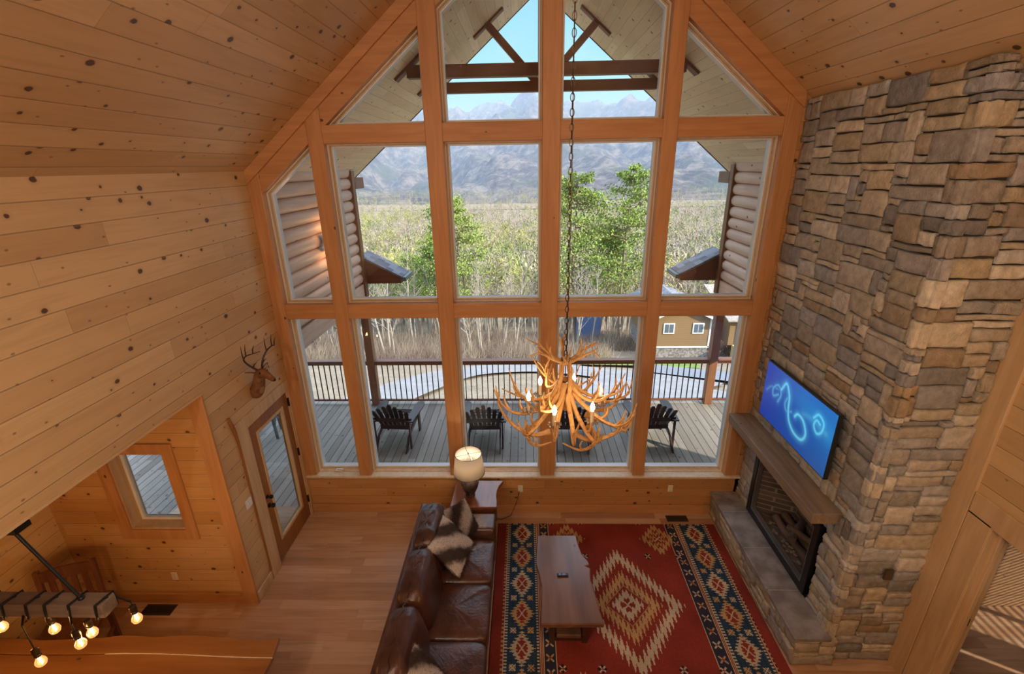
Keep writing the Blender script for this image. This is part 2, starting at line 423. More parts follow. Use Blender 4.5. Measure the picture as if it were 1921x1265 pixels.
def window(poly, y=5.69, mat_y=True):
    global WN; WN += 1
    poly = clip_top(poly)
    e = thing('window_%d' % WN, None, None, (0,0,0)); e['kind'] = 'structure'
    big = inset(poly, -.02)
    frame_mb(MB(), big, inset(poly, .012), y-.105, y-.085).build('outer_stop', M['cream'], e)
    frame_mb(MB(), big, inset(poly, .016), y-.085, y-.05).build('jamb', M['casing'], e)
    frame_mb(MB(), big, inset(poly, .024), y-.045, y-.03).build('inner_stop', M['cream'], e)
    frame_mb(MB(), big, inset(poly, .036), y-.03, y+.05).build('sash', M['vinyl'], e)
    q = inset(poly, .03); g = MB().add([(a, y, b) for a, b in q], [tuple(range(len(q)))]); g.build('glass', M['pane'], e)
    return e
xs = [posts[k] for k in ('corner','a','b','m','c','d')]
for i in range(5):
    x0, x1 = xs[i][1], xs[i+1][0]
    window([(x0,.655),(x1,.655),(x1,3.011),(x0,3.011)])
    window([(x0,3.2),(x1,3.2),(x1,5.05),(x0,5.05)])
    if i: 
        big = [(x0,5.24),(x1,5.24),(x1,7.6),(x0,7.6)]
        window(big)
# small crank handle on the sill of the leftmost lower window
t = thing('window_crank', 'small folding window crank on the sill in the leftmost lower pane', 'window crank', (-2.72,5.60,.657))
MB().box(-.05,.05,-.025,.025,0,.02).build('base', M['vinyl'], t, bevel=.005)
MB().tube([(-.03,-.01,.02),(.05,-.03,.028),(.10,-.04,.02)], .007, 6).build('handle', M['casing'], t, smooth=True)

# dining window: deep lined opening with wide casing
e = thing('window_20', None, None); e['kind'] = 'structure'
x0,x1,z0,z1 = -4.37,-3.74,1.08,2.07
R4 = [(x0,z0),(x1,z0),(x1,z1),(x0,z1)]
frame_mb(MB(), R4, inset(R4,.02), 3.97, 4.16).build('lining', M['casing'], e)
frame_mb(MB(), inset(R4,-.12), inset(R4,.005), 3.945, 3.966).build('casing', M['tim_z'], e, bevel=.004)
frame_mb(MB(), inset(R4,.018), inset(R4,.05), 4.10, 4.15).build('sash', M['vinyl'], e)
MB().add([(a,4.125,b) for a,b in inset(R4,.045)], [(0,1,2,3)]).build('glass', M['pane'], e)

# glazed door in the left wall, hinged next to the corner post
d = thing('door_1', None, None); d['kind'] = 'structure'
X = -3.165
def xframe(mb, outer, inner, xa, xb):
    frame_mb(mb, outer, inner, xa, xb); mb.v = [(b, a, c) for a, b, c in mb.v]; return mb
DO = [(4.50,.02),(5.42,.02),(5.42,2.04),(4.50,2.04)]
DI = [(4.66,.30),(5.26,.30),(5.26,1.88),(4.66,1.88)]
xframe(MB(), DO, DI, X-.055, X-.012).build('leaf', M['door'], d, bevel=.004)
xframe(MB(), inset(DI,-.015), inset(DI,.02), X-.06, X-.002).build('glazing_bead', M['casing'], d)
MB().add([(X-.035,a,b) for a,b in inset(DI,.01)], [(0,1,2,3)]).build('glass', M['pane'], d)
for z in (.3, 1.1, 1.88):
    MB().box(X-.03, X+.006, 5.415, 5.438, z-.06, z+.06).build('hinge', M['black'], d)
for z, r in ((1.03,.026),(.90,.03)):
    k = MB().lathe([(r,0),(r,.01),(.012,.012),(.012,.035),(r,.04),(r*.9,.065),(.004,.07)], n=14)
    k.xf(Matrix.Translation((X-.012,4.57,z)) @ Matrix.Rotation(math.pi/2,4,'Y')).build('knob', M['black'], d, smooth=True)
struct('trim_door', MB().box(X,X+.018,4.30,4.49,0,2.05).box(X,X+.018,4.27,5.49,2.05,2.2).box(X,X+.012,5.44,5.488,0,2.05).box(X-.15,X,4.46,4.5,0,2.06).box(X-.15,X,5.42,5.45,0,2.06).box(X-.15,X,4.46,5.45,2.04,2.07).box(X-.15,X-.02,4.46,5.45,0,.02), M['casing'], bevel=.003)
MB().tube([(X+.02,4.22,2.33),(X+.02,4.235,2.25),(X+.016,4.27,2.13),(X+.012,4.29,1.95),(X+.012,4.292,1.2),(X+.012,4.295,.4),(X+.012,4.295,.15)], [.014,.022,.018,.012,.010,.010,.008], 8)\
  .build('walking_stick', M['door'], None, smooth=True)
lab(bpy.data.objects['walking_stick'], 'thin dark wooden stick standing along the casing left of the glazed door', 'stick')

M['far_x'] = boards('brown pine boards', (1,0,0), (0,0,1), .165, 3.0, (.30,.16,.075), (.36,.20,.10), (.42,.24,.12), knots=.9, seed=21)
# cased opening in the right wall and the room behind it
XR = 3.7
struct('trim_opening_right', MB().box(XR-.02,XR,3.0,3.2,0,2.05).box(XR-.02,XR,1.6,3.2,2.03,2.23).box(XR-.01,XR+.17,2.995,3.03,0,2.05).box(XR-.01,XR+.17,1.9,3.03,2.03,2.06).box(XR+.06,XR+.10,2.97,3.0,0,2.03), M['casing'], bevel=.004)
struct('trim_chimney_edge', MB().box(XR-.028,XR,3.205,3.40,0,4.8), M['casing'], bevel=.003)
tag_ = MB().box(XR+.10,XR+.125,2.985,2.996,.98,1.06).build('strike_plate', M['black']); lab(tag_, 'small black strike plate on the jamb of the right opening', 'strike plate')
struct('wall_far_room', MB().box(3.85,8.1,4.0,4.12,0,2.8), M['far_x'])
w = MB(); w.box(7.95,8.1,-1.1,1.3,0,2.8).box(7.95,8.1,1.3,3.3,0,.75).box(7.95,8.1,1.3,3.3,2.62,2.8).box(7.95,8.1,3.3,4.1,0,2.8).box(7.95,8.1,1.42,1.75,.75,2.62)
struct('wall_far_room_side', w, M['wall_y'])
struct('ceiling_far_room', MB().box(3.85,8.1,-1.1,4.12,2.7,2.85), M['nook_x'])
sl = MB()
for i in range(37):
    z = .78+i*.050; sl.add([(7.89,1.75,z),(7.89,3.3,z),(7.938,3.3,z+.004),(7.938,1.75,z+.004)], [(0,1,2,3)])
bl = sl.build('slats', M['vinyl']); so = bl.modifiers.new('t','SOLIDIFY'); so.thickness = .003
bt = thing('window_blind', 'slatted blind in the side room window seen through the right opening', 'blind'); bl.parent = bt
MB().box(7.89,7.94,1.75,3.3,2.60,2.65).build('headrail', M['vinyl'], bt)
MB().box(7.9,7.94,2.28,2.34,.75,2.62).build('mullion', M['tim_z'], bt)

# ------------------------------------------------------------------ stone chimney
rnd = random.Random(11)
CX, CY = 3.03, 3.41           # planes behind the stones
Wf = 5.5-3.38; Ws = 3.70-3.0
def pack(W, H, cw, ch, blocked, rnd):
    nu, nv = int(round(W/cw)), int(round(H/ch)); occ = np.zeros((nu, nv), bool); out = []
    for i in range(nu):
        for j in range(nv):
            if blocked((i+.5)*cw, (j+.5)*ch): occ[i, j] = True
    for j in range(nv):
        for i in range(nu):
            if occ[i, j]: continue
            kind = rnd.random()
            if kind < .52: w, h = rnd.randint(4, 10), rnd.choice((1, 2, 2))
            elif kind < .76: w, h = rnd.randint(5, 9), 3
            elif kind < .86: w, h = rnd.randint(5, 9), 4
            elif kind < .93: w, h = 2, rnd.randint(3, 4)
            else: w, h = rnd.randint(2, 3), rnd.randint(1, 2)
            a = 0
            while a < w and i+a < nu and not occ[i+a, j]: a += 1
            w = a
            if i+w < nu and not occ[i+w, j] and (i+w+1 >= nu or occ[i+w+1, j]): w += 1
            b = 1
            while b < h and j+b < nv and not occ[i:i+w, j+b].any(): b += 1
            h = b
            occ[i:i+w, j:j+h] = True; out.append([i*cw, j*ch, (i+w)*cw, (j+h)*ch])
    return out
STONE = [(.56,.46,.31),(.62,.53,.38),(.44,.39,.33),(.32,.31,.30),(.52,.45,.35),(.68,.60,.47),(.42,.31,.19),(.48,.46,.43),(.58,.52,.44),(.37,.36,.36)]
SV, SF, SCc = [], [], []
def stone(pos, u0, v0, u1, v1, d, col, seed, vmax=None, ju=1):
    gx = [0, .03, .2, .36, .5, .64, .8, .97, 1]; gy = [0, .07, .36, .64, .93, 1]
    r = random.Random(seed); J = [[r.uniform(-.007,.007) for _ in range(2)] for _ in range(4)]
    J2 = [r.uniform(-.01,.01) for _ in range(4)]
    base = len(SV)//1; tilt = (r.uniform(-.010,.010), r.uniform(-.008,.008))
    nx, ny = len(gx), len(gy)
    for b, t in enumerate(gy):
        for a, s in enumerate(gx):
            ju_ = (1-s)*((1-t)*J[0][0]+t*J[2][0])+s*((1-t)*J[1][0]+t*J[3][0])
            jv_ = (1-s)*((1-t)*J[0][1]+t*J[2][1])+s*((1-t)*J[1][1]+t*J[3][1])
            jv_ += math.sin(s*math.pi*2+J2[0]*300)*.004
            u = u0+(u1-u0)*s+ju_*ju; v = v0+(v1-v0)*t+jv_
            if vmax: v = min(v, vmax(u))
            edge = (a in (0, nx-1)) or (b in (0, ny-1))
            dd = d+tilt[0]*(s-.5)+tilt[1]*(t-.5)+noise.noise(Vector((u*9, v*14, seed*.37)))*.011+noise.noise(Vector((u*40, v*50, seed*.37)))*.004
            if edge: dd -= .008+r.random()*.006
            SV.append(pos(u, v, dd))
    bk = len(SV)
    ring = [(a, 0) for a in range(nx)]+[(nx-1, b) for b in range(1, ny)]+[(a, ny-1) for a in range(nx-2, -1, -1)]+[(0, b) for b in range(ny-2, 0, -1)]
    for a, b in ring:
        u = u0+(u1-u0)*gx[a]; v = v0+(v1-v0)*gy[b]
        if vmax: v = min(v, vmax(u))
        SV.append(pos(u, v, -.02))
    fl = []
    for b in range(ny-1):
        for a in range(nx-1):
            i = base+b*nx+a; fl.append((i, i+1, i+nx+1, i+nx))
    m = len(ring)
    for k in range(m):
        a0 = base+ring[k][1]*nx+ring[k][0]; a1 = base+ring[(k+1)%m][1]*nx+ring[(k+1)%m][0]
        fl.append((a1, a0, bk+k, bk+(k+1)%m))
    SF.extend(fl); SCc.extend([col]*len(fl))
OPEN = (5.5-5.14, .40, 5.5-3.77, 1.33)
def blocked(u, v):
    if OPEN[0] < u < OPEN[2] and v < OPEN[3] and v > .3: return True
    if u < Wf and v < .30: return u < Wf-.1
    x = 3.0+max(0, u-Wf)
    return v > ceil_z(x)+.0
def posf(u, v, d): return (CX-d, 5.5-u, v)
def poss(u, v, d): return (3.0+(u-Wf), CY-d, v)
def smax(u): return ceil_z(3.0+max(0, u-Wf))-.004
gap = .0055
rs = pack(Wf+Ws, 5.43, .050, .0535, blocked, rnd)
for k, (u0, v0, u1, v1) in enumerate(rs):
    d = .030+rnd.random()*.024; c = rnd.choice(STONE); c = lerp(c, (.45,.40,.34), rnd.random()*.5)
    f = rnd.uniform(.78, 1.28); c = tuple(x*f for x in c)
    a0, b0, a1, b1 = u0+gap, v0+gap, u1-gap, v1-gap
    if u1 <= Wf+.001 and u1 < Wf-.02: stone(posf, a0, b0, a1, b1, d, c, k, smax)
    elif u0 >= Wf-.001: stone(poss, a0, b0, min(a1, Wf+Ws-.002), b1, d, c, k, smax)
    else:
        if Wf-u0 < .07 : a0 = max(u0+gap, Wf-.08)
        stone(posf, a0, b0, Wf+d-.006, b1, d, c, k, smax, ju=.2)
        stone(poss, Wf-d+.006, b0, max(a1, Wf+.05), b1, d, c, k, smax, ju=.2)
M['stone'] = tinted('ledge stone', .85, bump=.9, bs=26, var=.38, vs=14)
M['mortar'] = plain('dark joint', (.06,.045,.032), .9)
ch = thing('chimney', None, None); ch['kind'] = 'structure'; ch.name = 'wall_chimney'
fast_mesh('stone_facing', SV, SF, M['stone'], SCc, parent=ch)
core = MB()
T = 5.42
core.box(CX,3.70,CY,3.77,0,4.84).box(CX,3.70,5.14,5.495,0,4.84).box(CX,3.70,3.77,5.14,1.33,4.84).box(CX,3.70,3.77,5.14,0,.40)
core.prism([(CX,4.84),(3.69,4.84),(CX,ceil_z(CX)-.01)], 'y', CY, 5.495)
core.build('core', M['mortar'], ch)
# raised hearth
SV, SF, SCc = [], [], []
HX0, HY0, HY1 = 2.66, 3.31, 5.49
def hf(u, v, d): return (HX0+.03-d, 5.49-u, v)
def hs(u, v, d): return (HX0+u, HY0+.03-d, v)
def hpack(W, pos, sd):
    for k, (u0, v0, u1, v1) in enumerate(pack(W, .34, .0417, .0425, lambda a, b: False, rnd)):
        c = lerp(rnd.choice(STONE), (.46,.38,.27), .4)
        stone(pos, max(u0,.0)+gap, v0+gap, u1-gap, v1-gap, .03+rnd.random()*.02, c, sd+k)
hpack(HY1-HY0, hf, 3000); hpack(.40, hs, 4000)
he = thing('hearth', 'raised stone hearth with grey slab top below the fireplace', 'hearth', (0,0,0))
fast_mesh('stone_facing', SV, SF, M['stone'], SCc, parent=he)
MB().box(HX0+.03,CX-.01,HY0+.03,HY1,0,.34).build('core', M['mortar'], he)
M['slab'] = plain('grey hearth slab', (.27,.24,.23), .5, var=.35, vs=5, bump=.25, bs=30)
M['grout'] = plain('pale grout', (.50,.48,.46), .9)
ys = [5.495,5.09,4.46,3.86,3.29]
for a, b in zip(ys[:-1], ys[1:]):
    MB().box(2.63,2.99,b+.005,a-.005,.34,.385).build('slab', M['slab'], he, bevel=.006)
MB().box(2.65,2.985,3.31,5.49,.335,.379).build('grout', M['grout'], he)

# fireplace insert
fp = thing('fireplace', 'black framed fireplace with brick lining set in the stone chimney', 'fireplace', (0,0,0))
FO = [(3.78,.40),(5.13,.40),(5.13,1.33),(3.78,1.33)]
xframe(MB(), FO, inset(FO,.085), 2.965, 3.02).build('surround', M['black'], fp, bevel=.004)
xframe(MB(), inset(FO,.085), inset(FO,.10), 2.975, 3.03).build('inner_trim', M['steel'], fp)
M['firebrick'] = None
N = NT('firebox brick'); br = N.n('TexBrick'); P = N.obj(); s = N.n('SeparateXYZ'); N.L(P, s.inputs[0])
N.put(br.inputs['Vector'], N.xyz(N.math('ADD', s.outputs[0], s.outputs[1]), s.outputs[2]))
br.inputs['Scale'].default_value = 1; br.inputs['Brick Width'].default_value = .2; br.inputs['Row Height'].default_value = .07; br.inputs['Mortar Size'].default_value = .007
br.inputs['Color1'].default_value = (.16,.11,.085,1); br.inputs['Color2'].default_value = (.10,.075,.06,1); br.inputs['Mortar'].default_value = (.26,.22,.19,1)
M['firebrick'] = N.done(br.outputs[0], .85)
fb = MB(); y0,y1,z0,z1,xa,xb = 3.84,5.07,.44,1.27,3.03,3.45
fb.add([(xa,y0,z0),(xb,y0+.2,z0),(xb,y1-.2,z0),(xa,y1,z0),(xa,y0,z1),(xb,y0+.2,z1),(xb,y1-.2,z1),(xa,y1,z1)], [(0,1,5,4),(1,2,6,5),(2,3,7,6),(0,3,2,1),(4,5,6,7)])
fb.build('firebox', M['firebrick'], fp)
M['log'] = timber('charred log', 'Y', (.05,.035,.025), (.16,.10,.06), rough=.9, bump=.9)
for a, b, r in (((3.20,4.10,.52),(3.17,4.80,.54),.05),((3.30,4.15,.54),(3.32,4.85,.52),.055),((3.12,4.35,.62),(3.38,4.6,.64),.045),((3.36,4.2,.64),(3.14,4.5,.66),.04)):
    pts = [Vector(a).lerp(Vector(b), i/6)+Vector((0,0,noise.noise(Vector((i*.7,r*90,0)))*.02)) for i in range(7)]
    MB().tube(pts, [r*(1+.15*math.sin(i*2.1)) for i in range(7)], 9).build('gas_log', M['log'], fp, smooth=True)
g = MB()
for i in range(60):
    g.ball((rnd.uniform(3.08,3.36), rnd.uniform(4.0,4.9), .455), (.022,.022,.016), 6, 4)
g.build('ember_bed', plain('embers', (.22,.15,.10), .9), fp)['kind'] = 'stuff'

# mantel
M['mantel'] = timber('weathered mantel', 'Y', (.17,.115,.07), (.30,.22,.15), rough=.65, knots=.7, bump=.7)
mb = MB()
ny = 26; P0 = []
for i in range(ny+1):
    y = 3.585+(5.49-3.585)*i/ny; j = lambda s: noise.noise(Vector((y*5, s*9.1, 0)))*.007
    mb.v += [(2.71+j(1),y,1.535+j(2)),(2.995,y,1.535+j(3)),(2.995,y,1.66+j(4)*.3),(2.705+j(5),y,1.655+j(6)*.5)]
for i in range(ny):
    b = i*4
    mb.f += [(b+k, b+(k+1)%4, b+4+(k+1)%4, b+4+k) for k in range(4)]
mb.f += [(0,3,2,1), (ny*4, ny*4+1, ny*4+2, ny*4+3)]
mb.v = [(x,y,z) for x,y,z in mb.v]
o = mb.build('mantel_shelf', M['mantel'], bevel=.01); lab(o, 'thick weathered timber mantel on the stone above the fireplace', 'mantel')

# television
tv = thing('television', 'wide flat television with a blue swirl on the stone above the mantel', 'television', (2.90,4.45,2.24))
M['tvbody'] = plain('television casing', (.02,.02,.022), .3)
MB().box(-.02,.025,-.655,.655,-.355,.355).build('casing', M['tvbody'], tv, bevel=.005)
MB().box(.02,.10,-.25,.25,-.2,.2).build('wall_bracket', M['black'], tv)
nyy, nzz = 240, 130
yy = np.linspace(.645, -.645, nyy+1); zz = np.linspace(-.343, .345, nzz+1)
Yg, Zg = np.meshgrid(yy, zz, indexing='ij')
Vv = np.stack([np.full_like(Yg, -.0215), Yg, Zg], -1).reshape(-1, 3)
idx = np.arange((nyy+1)*(nzz+1)).reshape(nyy+1, nzz+1)
Ff = np.stack([idx[:-1,:-1], idx[:-1,1:], idx[1:,1:], idx[1:,:-1]], -1).reshape(-1, 4)
a = (Yg[:-1,:-1]*-1/.645+1)/2; b = (Zg[:-1,:-1]/.343+1)/2      # a: 0 at the window end, 1 at the near end; b: 0 bottom
def ctrl(pts, n=90):
    P = [np.array(p, float) for p in pts]; P = [2*P[0]-P[1]]+P+[2*P[-1]-P[-2]]; out = []
    for i in range(1, len(P)-2):
        for t in np.linspace(0, 1, n//(len(P)-3), endpoint=False):
            out.append(.5*((2*P[i])+(-P[i-1]+P[i+1])*t+(2*P[i-1]-5*P[i]+4*P[i+1]-P[i+2])*t*t+(-P[i-1]+3*P[i]-3*P[i+1]+P[i+2])*t**3))
    return np.array(out)
glow = np.zeros(a.shape)
for pts, wd, am in (([(.24,.58),(.17,.50),(.15,.62),(.22,.73),(.28,.62),(.25,.45)], .018, .5), ([(.27,.70),(.33,.86),(.40,.70),(.42,.50),(.46,.33),(.55,.22),(.66,.22),(.70,.36),(.64,.52),(.56,.55),(.52,.47)], .022, .95),
                     ([(.40,.72),(.36,.55),(.40,.44),(.47,.50)], .02, .45), ([(.75,.70),(.80,.80),(.87,.74),(.87,.60),(.82,.52),(.77,.60),(.79,.70),(.84,.68)], .02, .8), ([(.62,.62),(.75,.66),(.92,.62)], .05, .25), ([(.05,.50),(.12,.62),(.22,.66)], .02, .25)):
    for p in ctrl(pts):
        r2 = ((a-p[0])*1.88)**2+(b-p[1])**2
        glow = np.maximum(glow, am*(np.exp(-r2/(wd**2))*.75+np.exp(-r2/((wd*3.2)**2))*.28))
base = np.stack([.004+.01*a, .035+.16*a*(.4+.6*b), .36+.22*a*b+.06*b], -1)
rays = .25*np.exp(-((b-.62-.18*np.sin(a*3))**2)/.03)*np.clip((a-.1)*1.5, 0, 1)
base = base+rays[..., None]*np.array([.0,.28,.35])
tc = base*.8+glow[..., None]*np.array([.13,.52,.46])
N = NT('television picture'); at = N.n('Attribute', attribute_name='tint')
N.L(at.outputs['Color'], N.b.inputs['Emission Color']); N.b.inputs['Emission Strength'].default_value = 1.0
M['screen'] = N.done((.01,.01,.015), .25)
fast_mesh('screen', Vv, Ff, M['screen'], tc.reshape(-1, 3), parent=tv)
# ------------------------------------------------------------------ porch, deck and roof overhang
M['soffit_l'] = boards('pale soffit boards left', (0,1,0), (CA,0,SA), .15, 2.8, (.70,.49,.27), (.78,.57,.33), (.84,.65,.40), knots=.8, seed=12, hl=.5)
M['soffit_r'] = boards('pale soffit boards right', (0,1,0), (CA,0,-SA), .15, 2.8, (.70,.49,.27), (.78,.57,.33), (.84,.65,.40), knots=.8, seed=14, hl=.5)
M['fascia'] = plain('dark roof edge', (.05,.03,.02), .7)
struct('ceiling_overhang_left', slope(-3.6, RX, 5.72, 9.65), M['soffit_l'])
struct('ceiling_overhang_right', slope(RX, 4.2, 5.72, 9.65), M['soffit_r'])
struct('trim_roof_edge', MB().prism([(-3.6,ceil_z(-3.6)-.01),(RX,RZ-.01),(RX,RZ+.24),(-3.6,ceil_z(-3.6)+.24)], 'y', 9.65, 9.69)
       .prism([(4.2,ceil_z(4.2)-.01),(RX,RZ-.01),(RX,RZ+.24),(4.2,ceil_z(4.2)+.24)], 'y', 9.65, 9.69), M['fascia'])
# exterior trusses
def truss(y, full, label):
    t = thing('roof_truss', label, 'truss', (RX, y, 6.04))
    hx = (RZ-6.04)/S_
    MB().box(-hx+.05, hx-.05, -.07, .07, -.10, .06).build('tie_beam', M['truss'], t, bevel=.006)
    if full:
        MB().box(-.06, .06, -.06, .06, .06, RZ-6.04-.02).build('king_post', M['truss'], t, bevel=.004)
        for s in (-1, 1):
            MB().bar((s*.06, 0, .02), (s*.86, 0, .86), .11, .12, (0,1,0)).build('brace', M['truss'], t, bevel=.004)
            MB().bar((s*.62, 0, RZ-6.04-.62*S_-.02), (s*1.10, 0, RZ-6.04-1.10*S_-.02), .14, .03, (0,0,1)).build('end_plate', M['truss'], t)
    for s in (-1, 1):
        MB().bar((s*(hx-.32), 0, .32*S_-.02), (s*(hx+.12), 0, -.12*S_-.02), .16, .035, (0,0,1)).build('bearing_plate', M['truss'], t)
    return t
truss(7.25, False, 'nearer red brown tie beam under the porch gable, higher in view')
truss(8.72, True, 'farther red brown truss with diagonal braces under the porch gable')
# log-sided wings left and right of the porch
M['logs'] = timber('half log siding', 'Y', (.56,.33,.22), (.78,.54,.41), rough=.55, scale=.8, knots=.9, bump=.3)
M['logtrim'] = timber('brown corner board', 'Z', (.16,.065,.03), (.25,.11,.05))
M['shingle'] = None
N = NT('grey shingles'); P = N.obj(); s = N.n('SeparateXYZ'); N.L(P, s.inputs[0])
rowi = N.math('FLOOR', N.math('DIVIDE', s.outputs[0], .12)); tabi = N.math('FLOOR', N.math('ADD', N.math('DIVIDE', s.outputs[1], .16), N.math('MULTIPLY', rowi, .37)))
wv, wc = N.white(N.xyz(rowi, tabi, 1.0)); M['shingle'] = N.done(N.ramp(wv, [(0,(.10,.11,.13)),(1,(.24,.26,.30))]), .9)
def wing(sgn, xi, xo, name, label):
    t = thing(name, label, 'porch wing', (0,0,0)); t['kind'] = 'structure'
    y0, y1, zb, zt = 5.74, 9.02, 2.62, 4.72
    MB().box(min(xi+sgn*.06,xo), max(xi+sgn*.06,xo), y0, y1, zb, zt).build('core', M['logtrim'], t)
    lg = MB(); p = .198; z = zb+.02; k = 0
    while z < zt-.05:
        prof = []
        for j in range(9):
            a = -math.pi/2+math.pi*j/8; prof.append((xi+sgn*.06-sgn*.075*math.cos(a), z+p/2+p/2*.98*math.sin(a)))
        n_ = len(prof); vs = [(x,y0,zz_) for x,zz_ in prof]+[(x,y1-.10,zz_) for x,zz_ in prof]
        lg.add(vs, [(j,j+1,n_+j+1,n_+j) for j in range(n_-1)]+[tuple(range(n_,2*n_))]); z += p; k += 1
    lg.build('log_siding', M['logs'], t, smooth=35)
    x0, x1 = sorted((xi-sgn*.045, xi+sgn*.09))
    MB().box(x0, x1, y1-.12, y1+.03, 2.35, zt+.02).build('corner_board', M['logtrim'], t, bevel=.005)
    x0, x1 = sorted((xi-sgn*.01, xi+sgn*.12))
    MB().box(x0, x1, y0, y1, 2.34, 2.63).build('bottom_beam', M['logs'], t, bevel=.006)
    x0, x1 = sorted((xi-sgn*.05, xi+sgn*.05))
    MB().box(x0, x1, y1+.03, y1+.5, 4.42, 4.62).build('eave_return', M['logtrim'], t)
    # small shingled cornice return with gutter
    r = thing('cornice_roof', None, None); r.parent = t
    a, b = xi+sgn*.05, xi-sgn*.72
    MB().prism([(a,2.60),(b,2.60),(b,2.73),(a,3.13)] if sgn < 0 else [(b,2.60),(a,2.60),(a,3.13),(b,2.73)], 'y', 9.06, 9.42).build('eave_box', M['truss'], r)
    MB().prism([(a,3.135),(b-sgn*.04,2.70),(b-sgn*.04,2.74),(a,3.175)] , 'y', 9.02, 9.62).build('shingles', M['shingle'], r)
    MB().bar((b-sgn*.07,9.02,2.69),(b-sgn*.07,9.62,2.69),.08,.08).build('gutter', plain('green grey gutter', (.12,.15,.14), .4), r)
struct('ceiling_sun_stop_right', MB().box(3.86,7.1,4.13,5.74,2.62,2.8), M['soffit_r'])  # unseen roof added to stop sun entering between side room and wing
struct('ceiling_porch_left', MB().box(-7.4,-3.33,4.13,5.74,2.62,2.8), M['soffit_l'])
wing(-1, -3.2, -7.4, 'wall_wing_left', None)
wing(1, 3.80, 7.1, 'wall_wing_right', None)
# porch light on the left log wall
t = thing('wall_lantern', 'small box lantern glowing on the left log wall outside', 'wall light', (-3.12,7.3,3.70))
MB().box(-.02,.0,-.05,.05,-.16,.16).box(-.0,.09,-.05,.05,.13,.16).box(0,.09,-.05,.05,-.16,-.13).build('bracket', M['black'], t)
MB().box(.02,.085,-.04,.04,-.13,.13).build('shade', emit('lantern glow', (1,.75,.5), 1.6), t)
light('porch_lamp', 'POINT', (-3.0,7.3,3.92), 3, (1,.55,.25), .04); light('porch_lamp', 'POINT', (-3.0,7.3,3.48), 3, (1,.55,.25), .04)

struct('floor_deck', MB().box(-9.5,9.5,4.13,9.12,-.22,-.1).box(-3.3,3.9,5.62,5.75,-.3,.62), M['deck'])
M['railwood'] = timber('brown rail', 'X', (.17,.06,.03), (.26,.11,.055), rough=.45)
M['porchpost'] = timber('porch post wood', 'Z', (.22,.09,.045), (.34,.16,.08), rough=.5)
for x in (-3.28, 3.92):
    lab(MB().box(x-.08,x+.08,8.93,9.09,-.1,2.62).build('porch_post', M['porchpost'], bevel=.006), 'tall dark brown porch post on the rail line behind the leftmost deck chair' if x < 0 else 'tall brown porch post with a sunlit orange foot, right end of the deck', 'post', 'porch posts')
def rail(x0, x1, y, label):
    t = thing('deck_railing', label, 'railing', (0,0,0), group='deck railing sections')
    MB().box(x0,x1,y-.075,y+.075,.90,.94).build('top_rail', M['railwood'], t, bevel=.005)
    MB().box(x0,x1,y-.02,y+.02,.83,.90).build('upper_rail', M['railwood'], t)
    MB().box(x0,x1,y-.02,y+.02,-.03,.01).build('bottom_rail', M['railwood'], t)
    n_ = int((x1-x0)/.118); first = None
    for i in range(1, n_):
        x = x0+(x1-x0)*i/n_
        if first is None:
            first = MB().box(-.009,.009,-.009,.009,-.03,.85).build('baluster', M['black'], t); first.location = (x,y,0)
        else:
            c = first.copy(); COL.objects.link(c); c.location = (x,y,0)
rail(-7.2,-3.37,9.01,'deck railing section left of the left porch post')
rail(-3.19,3.83,9.01,'long middle deck railing section between the two porch posts')
rail(4.01,6.9,9.01,'deck railing section right of the sunlit porch post')

# ------------------------------------------------------------------ ground, drive, wood, hills
YB = [-60, 0, 9, 16, 24, 32, 45, 60, 100, 180, 300, 500, 700, 1000, 1400, 1800, 2500, 3200, 4000, 4700, 5600]
ZB = [-3, -3, -3, -4.9, -7.0, -9.2, -12.5, -17, -27, -36, -42, -47, -52, -52, -36, -10, 75, 235, 425, 450, 200]
def gz(x, y):
    h = float(np.interp(y, YB, ZB))
    if y > 60: h += noise.noise(Vector((x*.006, y*.006, 3)))*min(1, (y-60)/200)*5
    return h
def ridged(X, Y, sc, seed, oct=5):
    out = np.zeros(X.shape)
    for i in np.ndindex(X.shape):
        p = Vector((X[i]/sc, Y[i]/sc, seed)); a = 1; s = 0
        for o in range(oct):
            s += a*(1-abs(noise.noise(p)*2.0)); p = p*2.07+Vector((3.1,1.7,0)); a *= .5
        out[i] = s
    return out
def grid_mesh(name, Xs, Ys, hfun, m, smooth=True):
    Xg, Yg = np.meshgrid(Xs, Ys, indexing='ij'); Xg = Xg*1.0
    return Xg, Yg
# near ground
ny_, nx_ = 90, 60
ys = np.concatenate([np.linspace(4, 60, 50), np.geomspace(62, 760, 45)])
V_, F_ = [], []
for y in ys:
    wdt = 30+max(0, y)*1.05
    for i in range(nx_+1):
        x = (i/nx_*2-1)*wdt; z = gz(x, y)+noise.noise(Vector((x*.35, y*.35, 0)))*.12*min(1, abs(y-8)/4)
        V_.append((x, y, z))
for j in range(len(ys)-1):
    for i in range(nx_):
        a = j*(nx_+1)+i; F_.append((a, a+1, a+nx_+2, a+nx_+1))
N = NT('leaf litter ground'); P = N.obj()
c = N.ramp(N.noise(P, .9, 6, .65), [(.3,(.16,.125,.09)),(.7,(.30,.24,.16)),(.5,(.23,.18,.125))])
c = N.mix(N.sstep(N.noise(P, 12, 4, .7), .45, .7), c, (.42,.35,.25))
M['ground'] = N.done(c, .95, normal=N.bump(N.noise(P, 9, 5, .7), .6, .05))
lab(fast_mesh('ground', V_, F_, M['ground'], smooth=True), kind='structure')
